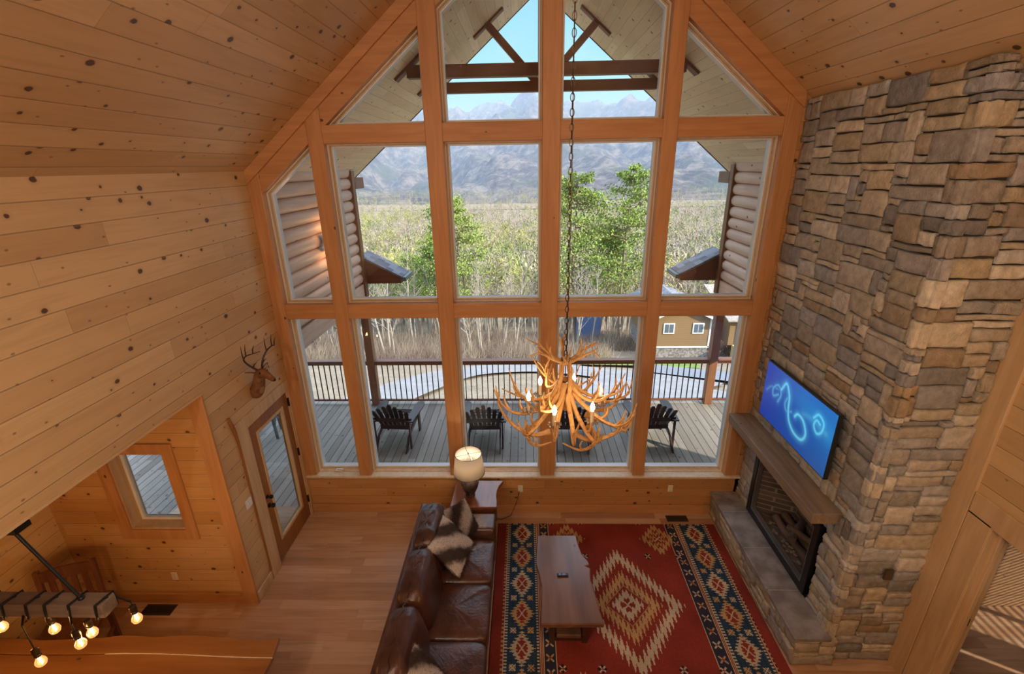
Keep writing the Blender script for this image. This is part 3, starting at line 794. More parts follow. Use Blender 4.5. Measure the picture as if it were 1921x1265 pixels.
# driveway ribbon
def ribbon(name, pts, w, m, lift=.06):
    C = ctrl(pts, 60*(len(pts)-1)//3); vs, fs = [], []
    for i, p in enumerate(C):
        t = C[min(i+1, len(C)-1)]-C[max(i-1, 0)]; t = t/np.linalg.norm(t); nrm = np.array([-t[1], t[0]])
        ww = w[0]+(w[1]-w[0])*i/len(C)
        for s in np.linspace(-.5, .5, 7):
            q = p[:2]+nrm*ww*s; vs.append((q[0], q[1], gz(q[0], q[1])+lift+.09))
    for i in range(len(C)-1):
        for j in range(6):
            a = i*7+j; fs.append((a, a+1, a+8, a+7))
    o = fast_mesh(name, vs, fs, m, smooth=True); return lab(o, kind='structure')
N = NT('driveway gravel'); P = N.obj()
c = N.ramp(N.noise(P, 1.3, 5, .6), [(.3,(.21,.205,.21)),(.7,(.30,.295,.30))])
M['drive'] = N.done(N.mix(N.sstep(N.noise(P, 25, 3), .5, .75), c, (.37,.36,.34)), .9)
ribbon('path_driveway', [(-10,13),(-8,17),(-6.6,22),(-4,27.5),(1,29),(6,26),(10,22)], (3.6,3.2), M['drive'])
ribbon('path_parking', [(2.5,23.5),(6,20),(9.5,16.5),(13,12)], (6,9), M['drive'], .09)
ribbon('path_upper_road', [(8,28.5),(14,23.5),(22,18)], (3,3.5), plain('blue grey tarmac', (.20,.22,.26), .85, var=.2), .12)
N = NT('grass'); P = N.obj(); M['grass'] = N.done(N.ramp(N.noise(P, 4, 5, .7), [(.3,(.07,.14,.02)),(.7,(.22,.34,.05))]), .95)
o = ribbon('grass_strip', [(4,30.8),(8,30.2),(12,29.0)], (1.5,2.0), M['grass'], .1); o['kind'] = 'stuff'

# mountains
nu, nv = 300, 150
ang = np.linspace(-.85, .85, nu); yv = np.concatenate([np.linspace(640, 5600, nv)])
Xg = np.outer(np.tan(ang), yv); Yg = np.outer(np.ones(nu), yv)
base = np.interp(yv, YB, ZB)[None, :]
r1 = ridged(Xg+Yg*.35, Yg*.55, 620, 7.7, 5); r2 = ridged(Xg, Yg, 260, 2.2, 4)
amp = np.interp(yv, [640,1000,1600,2500,4000,5600], [0,24,75,150,150,60])[None, :]
Zg = base+amp*(r1-1.15)+amp*.28*(r2-1.1)
sky_ = np.interp(np.degrees(np.arctan2(Xg, Yg))+0, [-30,-20,-9,-5,1,4,7.5,11,15,30], [0,0,20,45,50,20,-25,-5,5,-20])
Zg = Zg+sky_*np.interp(yv, [2500,4200], [0,1])[None, :]
Vm = np.stack([Xg, Yg, Zg], -1).reshape(-1, 3); idx = np.arange(nu*nv).reshape(nu, nv)
Fm = np.stack([idx[:-1,:-1], idx[1:,:-1], idx[1:,1:], idx[:-1,1:]], -1).reshape(-1, 4)
N = NT('wooded mountain'); P = N.obj()
f1 = N.noise(P, .018, 8, .75); f2 = N.noise(P, .003, 5, .65)
c = N.ramp(f1, [(.40,(.035,.035,.04)),(.60,(.36,.32,.28)),(.5,(.15,.13,.12))])
c = N.mix(N.math('MULTIPLY', N.sstep(f2, .50, .60), .75), c, (.07,.11,.04))
c = N.mix(N.math('MULTIPLY', N.sstep(N.noise(P, .05, 5, .8), .5, .8), .5), c, (.40,.36,.30))
M['mount'] = N.done(c, .95, normal=N.bump(N.noise(P, .02, 8, .8), 1.0, 40))
lab(fast_mesh('mountain', Vm, Fm, M['mount'], smooth=True), kind='structure')
# haze over the valley
N = NT('valley haze'); N.t.nodes.remove(N.b); vs_ = N.n('VolumeScatter'); vs_.inputs['Color'].default_value = (.42,.60,1,1)
vs_.inputs['Density'].default_value = .00030; N.L(vs_.outputs[0], N.out.inputs['Volume'])
hz = MB().box(-5500,5500,330,5000,-120,500).build('haze', N.m); hz['kind'] = 'stuff'

# trees: each near one is an object of its own, sharing a few mesh shapes
def tree_mesh(seed, H, kind):
    r = random.Random(seed); V, F, C = [], [], []
    bark = {'bare': (.40,.35,.29), 'bud': (.33,.28,.22), 'pine': (.30,.23,.17)}[kind]
    def limb(p, d, L, rad, depth):
        n = 4 if depth == 0 else 2; pts = [p]; q = p; dd = d
        for i in range(n):
            dd = (dd+Vector((r.uniform(-.12,.12), r.uniform(-.12,.12), r.uniform(-.04,.08)))).normalized(); q = q+dd*L/n; pts.append(q)
        k = 5 if depth == 0 else 3; b = len(V)
        for i, w in enumerate(pts):
            rr = rad*(1-i/(len(pts)-1)*.75)
            for j in range(k):
                a = 2*math.pi*j/k; t1 = dd.orthogonal().normalized(); t2 = dd.cross(t1)
                V.append(w+(t1*math.cos(a)+t2*math.sin(a))*rr)
        for i in range(len(pts)-1):
            for j in range(k):
                F.append((b+i*k+j, b+i*k+(j+1)%k, b+(i+1)*k+(j+1)%k, b+(i+1)*k+j)); C.append(bark)
        return pts, dd
    def leafquad(p, s, col):
        a = Vector((r.gauss(0,1), r.gauss(0,1), r.gauss(0,1))).normalized(); b_ = a.orthogonal().normalized()*s; c_ = a.cross(b_).normalized()*s*.6
        b = len(V); V.extend([p-b_, p-c_, p+b_, p+c_]); F.append((b,b+1,b+2,b+3)); C.append(col)
    trunk, _ = limb(Vector((0,0,-.3)), Vector((r.uniform(-.04,.04), r.uniform(-.04,.04), 1)), H*.96, H*(.011 if kind != 'pine' else .013), 0)
    if kind == 'pine':
        for i in range(74):
            t = r.random()**.8*.62+.38; z = H*t; th = r.uniform(0, 2*math.pi); L = H*(.07+.24*(1-t)**.55*math.sin(min(1,(t-.30)*6)*math.pi/2))*r.uniform(.7,1.15)
            seg = min(3, int(t*4)); p = trunk[seg].lerp(trunk[seg+1], t*4-seg)
            pts, dd = limb(p, Vector((math.cos(th), math.sin(th), r.uniform(-.05,.35))), L, H*.003, 1)
            for j in range(95):
                c0 = pts[-1].lerp(pts[0], r.random()**1.3*.8)+Vector((r.gauss(0,L*.15), r.gauss(0,L*.15), r.gauss(0,L*.08)))
                g_ = r.uniform(.7,1.25); leafquad(c0, H*.0075, (.24*g_,.33*g_,.075*g_))
    else:
        nb = 16
        for i in range(nb):
            t = .35+.62*i/nb; th = i*2.4+r.uniform(-.5,.5); L = H*.30*(1.15-t)*r.uniform(.7,1.2)
            seg = min(3, int(t*4)); p = trunk[seg].lerp(trunk[seg+1], t*4-seg)
            pts, dd = limb(p, Vector((math.cos(th)*.7, math.sin(th)*.7, .8)), L, H*.0036, 1)
            for j in range(5):
                s0 = pts[1].lerp(pts[2], r.random()); d2 = (dd+Vector((r.uniform(-.8,.8), r.uniform(-.8,.8), r.uniform(-.2,.5)))).normalized()
                q, d3 = limb(s0, d2, L*.5, H*.0017, 2)
                if r.random() < .8: limb(q[1], (d3+Vector((r.uniform(-.7,.7), r.uniform(-.7,.7), .2))).normalized(), L*.35, H*.0012, 2)
                if kind == 'bud':
                    for _ in range(7):
                        leafquad(q[-1].lerp(q[0], r.random()*.8)+Vector((r.gauss(0,.15), r.gauss(0,.15), r.gauss(0,.15))), H*.008, lerp((.62,.54,.14), (.42,.48,.12), r.random()))
    Fq = [tuple(f) for f in F]
    return V, Fq, C
M['tree'] = tinted('tree', .9, var=.15, vs=3)
protos = {}
def proto(kind, seed, H):
    V, F, C = tree_mesh(seed, H, kind)
    o = fast_mesh({'bare':'bare_tree','bud':'budding_tree','pine':'pine_tree'}[kind], [tuple(v) for v in V], F, M['tree'], C)
    me = o.data; bpy.data.objects.remove(o); return me
for k_, hs_ in (('bare',(9,10,11)), ('bud',(9,10)), ('pine',(12,13,11))):
    protos[k_] = [proto(k_, 100+i*7+len(k_), h) for i, h in enumerate(hs_)]
rt = random.Random(5)
NAMES = {'bare':'bare_tree','bud':'budding_tree','pine':'pine_tree'}
def plant(kind, x, y, s, label, group, mi=None):
    me = protos[kind][rt.randrange(len(protos[kind])) if mi is None else mi]
    o = bpy.data.objects.new(NAMES[kind], me); COL.objects.link(o)
    o.location = (x, y, gz(x, y)-.1); o.rotation_euler = (0, 0, rt.uniform(0, 6.28)); o.scale = (s, s, s*rt.uniform(.9,1.1))
    lab(o, label, 'tree', group)
    return o
special = [(5.4,46,1.42,0,'tall bright green pine seen just right of the chandelier chain'),
           (-5.6,44,1.12,1,'tall green pine with pale trunk left of the centre post'),
           (9.6,44,1.5,2,'broad dark pine standing right of the pine by the chandelier chain'),
           (7.9,47,1.05,0,'shorter pine between the two tall pines right of the chain'),
           (-10.5,50,1.0,1,'rounded pine low between the two left-hand window posts'),
           (-13.5,56,1.1,2,'green pine left of the wood, beside the left log wall'),
           (-8.4,46,.95,0,'bright green pine beside the end of the left cornice roof')]
for x, y, s, mi, lb in special: plant('pine', x, y, s, lb, None, mi)
placed = [(x, y) for x, y, *_ in special]
def spot(y0, y1, md):
    for _ in range(60):
        y = rt.uniform(y0, y1); x = rt.uniform(-.62, .62)*y
        if abs(x-11.5) < 5.2 and y < 38.5: continue
        if all((x-a)**2+(y-b)**2 > md*md for a, b in placed):
            placed.append((x, y)); return x, y
    return x, y
for i in range(150):
    x, y = spot(33, 62, .9); plant('bare', x, y, rt.uniform(.55,1.0), 'slender bare grey tree in the wood behind the driveway', 'bare trees in the wood')
for i in range(75):
    x, y = spot(40, 85, 1.5); plant('bud', x, y, rt.uniform(.75,1.25), 'tree with pale yellow green buds in the wood behind the driveway', 'budding trees in the wood')
for i in range(26):
    x, y = spot(52, 100, 2.5); plant('pine', x, y, rt.uniform(.6,1.0), 'dark green pine scattered deep in the wood', 'pines deep in the wood')
# far wood: uncountable crowns over the valley floor
nr = np.random.default_rng(3)
def far_wood(name, count, ya, yb, tw, size, seedcols):
    y = ya*np.exp(nr.random(count)*math.log(yb/ya)); x = (nr.random(count)*2-1)*(.75*y)
    z = np.array([gz(a, b) for a, b in zip(x, y)])
    H = nr.uniform(7.5, 13, count); kind = nr.random(count)
    big = np.array([noise.noise(Vector((a*.012, b*.006, 9))) for a, b in zip(x, y)])
    col = np.where((kind < .30+big*.5)[:, None], np.array([.34,.35,.12]), np.where((kind > .84)[:, None], np.array([.13,.19,.06]), np.array([.36,.31,.25])))
    col = col*nr.uniform(.75, 1.25, (count, 1))
    Vs, Cs = [], []
    k = tw
    u = nr.normal(size=(count, k, 3)); u /= np.linalg.norm(u, axis=2, keepdims=True)
    rr = nr.random((count, k, 1))**.45
    c = u*rr*np.array([1,1,1.35])*(H[:, None, None]*.24); c[..., 2] += (H*.66)[:, None]
    c += np.stack([x, y, z], -1)[:, None, :]
    s = (size*H/10)[:, None, None]
    d1 = nr.normal(size=(count, k, 3)); d1[..., 2] += .5*np.sign(d1[..., 2]); d1 /= np.linalg.norm(d1, axis=2, keepdims=True)
    d2 = nr.normal(size=(count, k, 3)); d2 /= np.linalg.norm(d2, axis=2, keepdims=True)
    a = c-d1*s; b = c+d1*s; e = c+d2*s*.42
    V = np.stack([a, b, e], 2).reshape(-1, 3)
    C = np.repeat(col, k, 0)
    # trunks
    tb = np.stack([x, y, z], -1); w = np.stack([H*.02, H*0, H*0], -1); tt = tb+np.stack([H*0, H*0, H*.9], -1)
    V2 = np.stack([tb-w, tb+w, tt], 1).reshape(-1, 3)
    V = np.concatenate([V, V2]); F = np.arange(len(V)).reshape(-1, 3)
    C = np.concatenate([C, np.tile([[.42,.38,.32]], (count, 1))])
    o = fast_mesh(name, V, F, M['tree'], C); lab(o, 'hazy mixed bare and budding wood covering the valley below the mountains', 'woodland', kind='stuff')
far_wood('valley_woodland', 1900, 62, 170, 100, .5, None)
far_wood('valley_woodland', 11000, 150, 1050, 30, .85, None)
# undergrowth behind the drive
def brush(count, y0, y1):
    x = nr.uniform(-.7, .7, count); y = nr.uniform(y0, y1, count); x = x*y
    keep = ~((np.abs(x-11.5) < 5) & (y < 38)); x, y = x[keep], y[keep]; n_ = len(x); k = 16
    z = np.array([gz(a, b) for a, b in zip(x, y)])
    b0 = np.stack([x, y, z], -1)[:, None, :]+nr.normal(size=(n_, k, 3))*np.array([.3,.3,0])
    t = b0+nr.normal(size=(n_, k, 3))*np.array([.5,.5,.3])+np.array([0,0,1.2])*nr.uniform(.3,1.15,(n_,1,1))
    w = np.array([.02,.0,0]); V = np.stack([b0-w, b0+w, t], 2).reshape(-1, 3); F = np.arange(len(V)).reshape(-1, 3)
    C = np.repeat(nr.choice([0,1,2], n_), k)[:, None]; pal = np.array([[.24,.18,.145],[.17,.13,.11],[.32,.27,.19]])
    lab(fast_mesh('undergrowth', V, F, M['tree'], pal[C[:, 0]]), 'brown twiggy undergrowth along the far edge of the driveway', 'undergrowth', kind='stuff')
brush(3800, 31.5, 48)

# neighbour house
hs = thing('neighbour_house', 'brown sided house with grey roof beyond the driveway on the right', 'house', (11.9,33.5,gz(11.9,33.5)))
N = NT('brown lap siding'); P = N.obj(); s = N.n('SeparateXYZ'); N.L(P, s.inputs[0])
lz = N.math('FRACT', N.math('DIVIDE', s.outputs[2], .16)); M['siding'] = N.done(N.mix(N.sstep(lz, .88, .98), (.24,.15,.07), (.11,.07,.035)), .8)
M['white'] = plain('white paint', (.75,.75,.73), .6)
hw = 2.2
MB().prism([(-hw,1.0),(hw,1.0),(hw,3.3),(0,4.25),(-hw,3.3)], 'y', 0, 7).build('wall', M['siding'], hs)
M['found'] = plain('stone foundation', (.24,.22,.20), .9, var=.5, vs=6)
MB().box(-hw+.05,hw-.05,.05,6.9,-.6,1.0).build('foundation', M['found'], hs)
MB().box(-hw,hw,-.04,.0,.95,1.08).box(-hw-.02,-hw+.1,-.04,0,1,3.3).box(hw-.1,hw+.02,-.04,0,1,3.3).build('trim', M['white'], hs)
MB().prism([(-hw-.4,3.13),(0,4.30),(0,4.42),(-hw-.4,3.27)], 'y', -.35, 7.2).prism([(0,4.30),(hw+.4,3.13),(hw+.4,3.27),(0,4.42)], 'y', -.35, 7.2).build('roof', M['shingle'], hs)
MB().prism([(-hw-.4,3.13),(0,4.30),(0,4.44),(-hw-.4,3.30)], 'y', -.40, -.35).prism([(0,4.30),(hw+.4,3.13),(hw+.4,3.30),(0,4.44)], 'y', -.40, -.35).build('barge_board', M['white'], hs)
for wx in (-.95, 1.25):
    f = MB().box(wx-.42,wx+.42,-.06,.02,2.1,2.95).build('window_frame', M['white'], hs)
    MB().box(wx-.33,wx-.02,-.07,-.05,2.2,2.86).box(wx+.02,wx+.33,-.07,-.05,2.2,2.86).build('pane', plain('dark pane', (.10,.13,.16), .1), f)
# second house part with a white oval-glass door
h2 = thing('neighbour_porch', 'light shingled porch with white oval-window door right of the brown house', 'house', (16.6,33.0,gz(16.6,33)+.4))
MB().box(-1.3,3,0,5,.8,2.9).build('wall', M['siding'], h2)
MB().prism([(-.5,2.8),(5,4.2),(5,4.3),(-.5,2.9)], 'x', -1.7, 3.3).build('roof', plain('tan roof', (.35,.29,.24), .9, var=.4, vs=10), h2)
dd = MB().box(-.8,.1,-.06,0,.9,2.8).build('door', M['white'], h2)
MB().lathe([(.16,0),(.16,.02)], n=18).xf(Matrix.Translation((-.35,-.06,2.0)) @ Matrix.Diagonal((1,1,1.8,1)) @ Matrix.Rotation(math.pi/2,4,'X')).build('oval_glass', plain('oval glass', (.08,.09,.1), .2), dd)
MB().box(-1.0,.3,-1.3,-.05,-.5,.85).build('steps', plain('yellow timber steps', (.55,.42,.18), .8), h2)
# blue shape deep in the wood
lab(MB().prism([(-1.1,0),(1.1,0),(1.1,2.6),(0,3.6),(-1.1,2.6)], 'y', 0, 2.2).xf(Matrix.Translation((6.4,43.5,gz(6.4,43.5)))).build('blue_shed', plain('faded blue metal', (.10,.16,.30), .6)), 'narrow blue shed half hidden by trunks behind the driveway', 'shed')
# ------------------------------------------------------------------ rug
def make_rug():
    cs = .0085; x0, x1, y0, y1 = -.40, 2.64, 1.9, 5.26
    nx, ny = int((x1-x0)/cs), int((y1-y0)/cs)
    X = (np.arange(nx)+.5)*cs; Y = (np.arange(ny)+.5)*cs
    U, Vv = np.meshgrid(X, y1-y0-Y[::-1]*1, indexing='ij')     # U from the left edge, V = distance from near edge reversed below
    U, Vv = np.meshgrid(X, Y, indexing='ij'); D_ = (y1-y0)-Vv  # D_ distance from far edge
    red, navy, cream, tan, dk, blue = [np.array(c) for c in ((.235,.034,.022),(.020,.038,.065),(.52,.42,.28),(.46,.28,.12),(.03,.012,.02),(.03,.075,.12))]
    C = np.zeros(U.shape+(3,)); C[:] = red
    Wd = x1-x0
    def dia(cx, cd, hx, hy, tooth, depth):
        # serrated diamond: value <1 inside
        dx = np.abs(U-cx)/hx; dy = np.abs(D_-cd)/hy
        t = np.abs(((U-cx)/tooth) % 1-.5)*2
        return dx+dy-(t*depth)
    def put(m, c): C[m] = c
    S0 = .17
    for side in (0, 1):
        u = U if side == 0 else Wd-U
        c0 = .345+ .0   # centre of wide band
        # wide blue band with medallions
        a0, a1 = (.155, .53)
        put((u > a0) & (u < a1), navy)
        nb = np.sin(U*310)*np.sin(Vv*270); put((u > a0) & (u < a1) & (nb > .35), blue)
        for q in (a0-.012, a1+.004): put((u > q) & (u < q+.009), cream)
        for q in (a0-.030, a1+.022): put((u > q) & (u < q+.006), dk)
        # comb teeth
        put((u > a0) & (u < a0+.028) & ((Vv/.034) % 1 < .45), cream)
        put((u > a1-.028) & (u < a1) & ((Vv/.034) % 1 < .45), cream)
        put((u > a0-.034) & (u < a0-.012) & ((Vv/.05) % 1 < .45), tan)
        # narrow band
        b0, b1 = .575, .70
        put((u > b0) & (u < b1), dk*.6+navy*.6)
        put((u > b0-.008) & (u < b0), cream); put((u > b1) & (u < b1+.008), cream)
        put((u > b0-.022) & (u < b0-.014), tan)
        uc = (b0+b1)/2
        for k in range(22):
            cd = .06+k*.155
            d = np.abs(u-uc)+np.abs(D_-cd); lobes = (np.abs(np.abs(u-uc)-np.abs(D_-cd)) < .012) & (d < .075)
            put(lobes, (cream if k % 2 else tan)); put(d < .016, red)
        uc = (a0+a1)/2
        for k in range(8):
            cd = .205+k*.405; cc = (cream if k % 2 == (0 if side else 0) else tan)
            tt = np.abs(((D_-cd)/.036) % 1-.5)*2
            m = np.abs(u-uc)/.135+np.abs(D_-cd)/.20-tt*.34 < .80
            put(m, cc*.95 if k % 2 == 0 else tan)
            m2 = np.abs(u-uc)/.075+np.abs(D_-cd)/.13-tt*.5 < .75
            put(m2 & (np.abs(u-uc) < .062), red)
            put((np.abs(np.abs(u-uc)*1.5-np.abs(D_-cd)) < .011) & (np.abs(D_-cd) < .055), cream)
            cd2 = cd-.2025
            for du in (-.095, .095):
                d = np.abs(u-uc-du)+np.abs(D_-cd2)
                put(((np.abs(np.abs(u-uc-du)-np.abs(D_-cd2)) < .010) & (d < .062)) | ((d > .028) & (d < .038)), cream if du < 0 else tan*1.1)
        put((u < .006), dk)
    # ends
    # centre medallion
    cx = 1.163-x0; cd = y1-3.96
    def zig(hx, hy, tooth, amp, lo, hi):
        # band between two serrated diamonds; teeth point up/down
        t = np.abs(((U-cx)/tooth) % 1-.5)*2
        f = np.abs(U-cx)/hx+np.abs(D_-cd)/hy+(t-.5)*amp
        return (f > lo) & (f < hi)
    put(zig(.62,.80,.052,.18,.80,1.0), cream)
    put(zig(.38,.46,.046,.30,.66,.98), tan*1.05)
    put((np.abs(U-cx)/.30+np.abs(D_-cd)/.32) < .86, tan*.75)
    put((np.abs(U-cx)/.30+np.abs(D_-cd)/.32) < .80, red)
    put(zig(.22,.245,.048,.34,-1,.82), cream)
    put(zig(.15,.16,.048,.34,-1,.62), red)
    put((np.abs(np.abs(U-cx)*1.2-np.abs(D_-cd)) < .012) & (np.abs(D_-cd) < .075), cream)
    # corner medallions and small flowers
    for sx in (-1, 1):
        for dd_, in ((y1-4.97,), (y1-2.93,)):
            mx = cx+sx*.605
            if dd_ > y1-y0: continue
            t = np.abs(((U-mx)/.052) % 1-.5)*2
            f = np.abs(U-mx)/.235+np.abs(D_-dd_)/.285+(t-.5)*.30
            put(f < .92, tan); put((f > .44) & (f < .60), red); put((f < .30), red)
            put((np.abs(np.abs(U-mx)-np.abs(D_-dd_)) < .010) & (np.abs(D_-dd_) < .045), cream)
            for fx in (-1, 1):
                for fy in (-1, 1):
                    qx, qd = mx+fx*.20, dd_+fy*.30
                    d = np.abs(U-qx)+np.abs(D_-qd); put(d < .050, dk); put((np.abs(np.abs(U-qx)-np.abs(D_-qd)) < .011) & (d < .06), cream); put(d < .012, red)
    C *= nr.uniform(.86, 1.10, C.shape[:2])[..., None]
    bigv = np.array([[noise.noise(Vector((i*cs*3.5, j*cs*3.5, 5))) for j in range(0, ny, 6)] for i in range(0, nx, 6)])
    C *= (1+.28*np.repeat(np.repeat(bigv, 6, 0), 6, 1)[:nx, :ny])[..., None]
    xs_ = np.linspace(x0, x1, nx+1); ys_ = np.linspace(y0, y1, ny+1)
    Xg, Yg = np.meshgrid(xs_, ys_, indexing='ij'); Zg = np.full_like(Xg, .011)
    Zg[0, :] = Zg[-1, :] = .001; Zg[:, 0] = Zg[:, -1] = .001
    V = np.stack([Xg, Yg, Zg], -1).reshape(-1, 3); idx = np.arange((nx+1)*(ny+1)).reshape(nx+1, ny+1)
    F = np.stack([idx[:-1,:-1], idx[1:,:-1], idx[1:,1:], idx[:-1,1:]], -1).reshape(-1, 4)
    N = NT('woven wool'); at = N.n('Attribute', attribute_name='tint'); P = N.obj()
    m = N.done(at.outputs['Color'], .95, normal=N.bump(N.noise(P, 260, 2), .5, .004), spec=.15)
    o = fast_mesh('area_rug', V, F, m, C.reshape(-1, 3)); lab(o, 'large red rug with serrated diamond medallion and navy patterned side borders', 'rug')
make_rug()

# ------------------------------------------------------------------ sofa
def leather(name, c0, c1):
    N = NT(name); P = N.obj()
    n1 = N.noise(P, 3.5, 4, .6, .4); n2 = N.noise(P, 160, 3, .6); n3 = N.noise(P, 14, 3, .55, 1.2)
    col = N.mix(N.sstep(n1, .35, .68), c0, c1)
    return N.done(col, .30, normal=N.bump(n3, .22, .02, N.bump(n2, .18, .003)), spec=.55)
M['leather'] = leather('brown leather', (.050,.020,.015), (.105,.043,.028))
def cushion(r, e=.32, n=32, m=18, crown=.0, wr=.0, seed=0):
    mb = MB().ball((0,0,0), r, n, m, e); out = []
    for x, y, z in mb.v:
        u, w, t = x/r[0], y/r[1], z/r[2]
        z += crown*(1-u*u)*(1-w*w)*(1 if z > 0 else .2)
        if wr:
            q = noise.noise(Vector((x*5, y*11, seed)))*wr+noise.noise(Vector((x*16, y*6+2, seed+3)))*wr*.5
            z += q*max(0, t); x += q*.5*u
        out.append((x, y, z))
    mb.v = out; return mb
def make_sofa():
    t = thing('sofa', 'long dark brown leather sofa between the bare floor and the red rug', 'sofa', (-.87, 3.50, 0))
    B = MB().box(-.47,.46,-1.28,1.28,.09,.30)
    B.build('base', M['leather'], t, bevel=.02)
    MB().prism([(-.50,.09),(-.30,.09),(-.34,.76),(-.47,.78)], 'y', -1.28, 1.28).build('back_frame', M['leather'], t, bevel=.035, seg=3)
    for s in (-1, 1):
        y0, y1 = sorted((s*1.31, s*.985))
        mb = MB().prism([(y0,.09),(y1,.09),(y1,.56),(y1-.03,.605),(y0+.03,.605),(y0,.56)], 'x', -.46, .475)
        mb.build('arm', M['leather'], t, bevel=.03, seg=3)
    for k, yc in enumerate((.66, 0, -.66)):
        c = cushion((.36,.328,.105), .22, 36, 16, .035, .010, k*3.1)
        o = c.build('seat_cushion', M['leather'], t, smooth=80); o.location = (.125, yc, .385)
        pp = [(.11+.352*sx, yc+.322*sy, .45) for sx, sy in ((-1,-1),(1,-1),(1,1),(-1,1),(-1,-1))]
    for k, (yc, w) in enumerate(((.79,.355), (.08,.345), (-.62,.345))):
        c = cushion((.155,w,.30), .42, 40, 26, 0, 0)
        vs = []
        for x, y, z in c.v:
            f = z/.30
            q = noise.noise(Vector((y*16, z*3.5, k*5+.3)))*.016*max(0, f)+noise.noise(Vector((y*6, z*14, k)))*.010
            x += q*(1 if x > 0 else .6)+math.sin(y*60+k)*.0022*max(0, f); z += q*.7
            if f > .5: x *= 1-.25*(f-.5)
            vs.append((x, y, z))
        c.v = vs; c.xf(Matrix.Rotation(-.20, 4, 'Y'))
        o = c.build('back_cushion', M['leather'], t, smooth=80); o.location = (-.235, yc, .655)
        seam = MB().tube([Matrix.Rotation(-.20, 4, 'Y') @ Vector((.01+.012*math.sin(i*1.3), -w*.93+1.86*w*i/24, .300-.03*abs(i/12-1)**6)) for i in range(25)], .005, 6)
        s_ = seam.build('seam', M['leather'], o, smooth=True)
    for x in (-.42,.40):
        for y in (-1.2, 1.2): MB().box(x-.035,x+.035,y-.035,y+.035,0,.1).build('foot', M['dbrown'], t)
make_sofa()

# fur pillows
def fur_mat(name, axis, lo, hi, freq, ph):
    N = NT(name); P = N.obj(); d = N.vmath('DOT_PRODUCT', P, axis)
    d = N.math('ADD', d, N.math('MULTIPLY', N.math('SUBTRACT', N.noise(P, 9, 3), .5), .10))
    w = N.math('SINE', N.math('ADD', N.math('MULTIPLY', d, freq), ph))
    col = N.mix(N.sstep(w, -.7, .8), lo, hi)
    col = N.mix(N.math('MULTIPLY', N.sstep(N.noise(P, 55, 3, .7), .45, .75), .5), col, (.06,.04,.035))
    return N.done(col, .9, normal=N.bump(N.noise(P, 120, 3), .8, .01), spec=.15)
def pillow(loc, rot, label, mat, seed, s=.235):
    t = thing('fur_pillow', label, 'pillow', loc, 0, 'fur pillows on the sofa', rot=rot)
    n = 22; vs = []
    for side in (1, -1):
        for i in range(n+1):
            for j in range(n+1):
                a, b = i/n*2-1, j/n*2-1
                pin = 1-.10*(1-abs(b)**2)*abs(a)**3; pin2 = 1-.10*(1-abs(a)**2)*abs(b)**3
                h = .088*(max(0,(1-a**4))*max(0,(1-b**4)))**.55+noise.noise(Vector((a*2, b*2, seed)))*.012*(1-max(abs(a),abs(b)))
                vs.append(Vector((a*s*pin, b*s*pin2, side*h)))
    fs = []
    for k, side in enumerate((1, -1)):
        o0 = k*(n+1)**2
        for i in range(n):
            for j in range(n):
                q = [o0+i*(n+1)+j, o0+(i+1)*(n+1)+j, o0+(i+1)*(n+1)+j+1, o0+i*(n+1)+j+1]
                fs.append(tuple(q if side > 0 else q[::-1]))
    mb = MB(); mb.add(vs, fs); mb.build('cushion', mat, t, smooth=80)
    r = np.random.default_rng(seed); K = 7000
    # fur: short hairs standing off both faces
    f = r.integers(0, len(fs), K); V = []
    va = np.array([tuple(v) for v in vs]); fa = np.array(fs)
    q = va[fa[f]]; w1 = r.random((K,1)); w2 = r.random((K,1))
    p = (q[:,0]*(1-w1)+q[:,1]*w1)*(1-w2)+(q[:,3]*(1-w1)+q[:,2]*w1)*w2
    nn = np.cross(q[:,1]-q[:,0], q[:,2]-q[:,0]); nn /= np.linalg.norm(nn, axis=1, keepdims=True)+1e-9
    d = nn+np.array([.55,-.35,0])+r.normal(size=(K,3))*.35; d /= np.linalg.norm(d, axis=1, keepdims=True)
    L = r.uniform(.012,.024,(K,1)); sd = np.cross(d, r.normal(size=(K,3))); sd /= np.linalg.norm(sd, axis=1, keepdims=True); sd *= .0016
    V = np.stack([p-sd, p+sd, p+d*L], 1).reshape(-1,3)
    o = fast_mesh('fur', V, np.arange(len(V)).reshape(-1,3), mat, parent=t); o['kind'] = 'stuff'
fa_ = fur_mat('grey brown fur', (.7,.7,0), (.07,.05,.045), (.66,.60,.56), 22, 1.2)
fb_ = fur_mat('dark banded fur', (.7,-.7,0), (.05,.035,.03), (.46,.40,.37), 22, .3)
def lean(c, e1, e2, label, mat, seed, s):
    # e1, e2: the diagonals of the square pillow as it leans on the sofa
    e1 = Vector(e1).normalized(); e2 = Vector(e2); e2 = (e2-e1*e2.dot(e1)).normalized()
    x = (e1+e2).normalized(); y = (e2-e1).normalized(); z = x.cross(y)
    pillow(c, Matrix((x, y, z)).transposed().to_euler(), label, mat, seed, s)
lean((-.83,4.53,.69), (.50,.05,-.31), (.10,.6,.22), 'dark fur pillow at the far end of the sofa, tucked behind another', fb_, 1, .225)
lean((-.86,4.10,.74), (.42,.42,-.33), (-.11,.67,.28), 'pale grey fur pillow in front of the darker one on the sofa', fa_, 2, .255)
lean((-.97,2.63,.70), (.42,.30,-.33), (-.10,.67,.25), 'fur pillow at the near end of the sofa, cut by the frame', fa_, 3, .25)

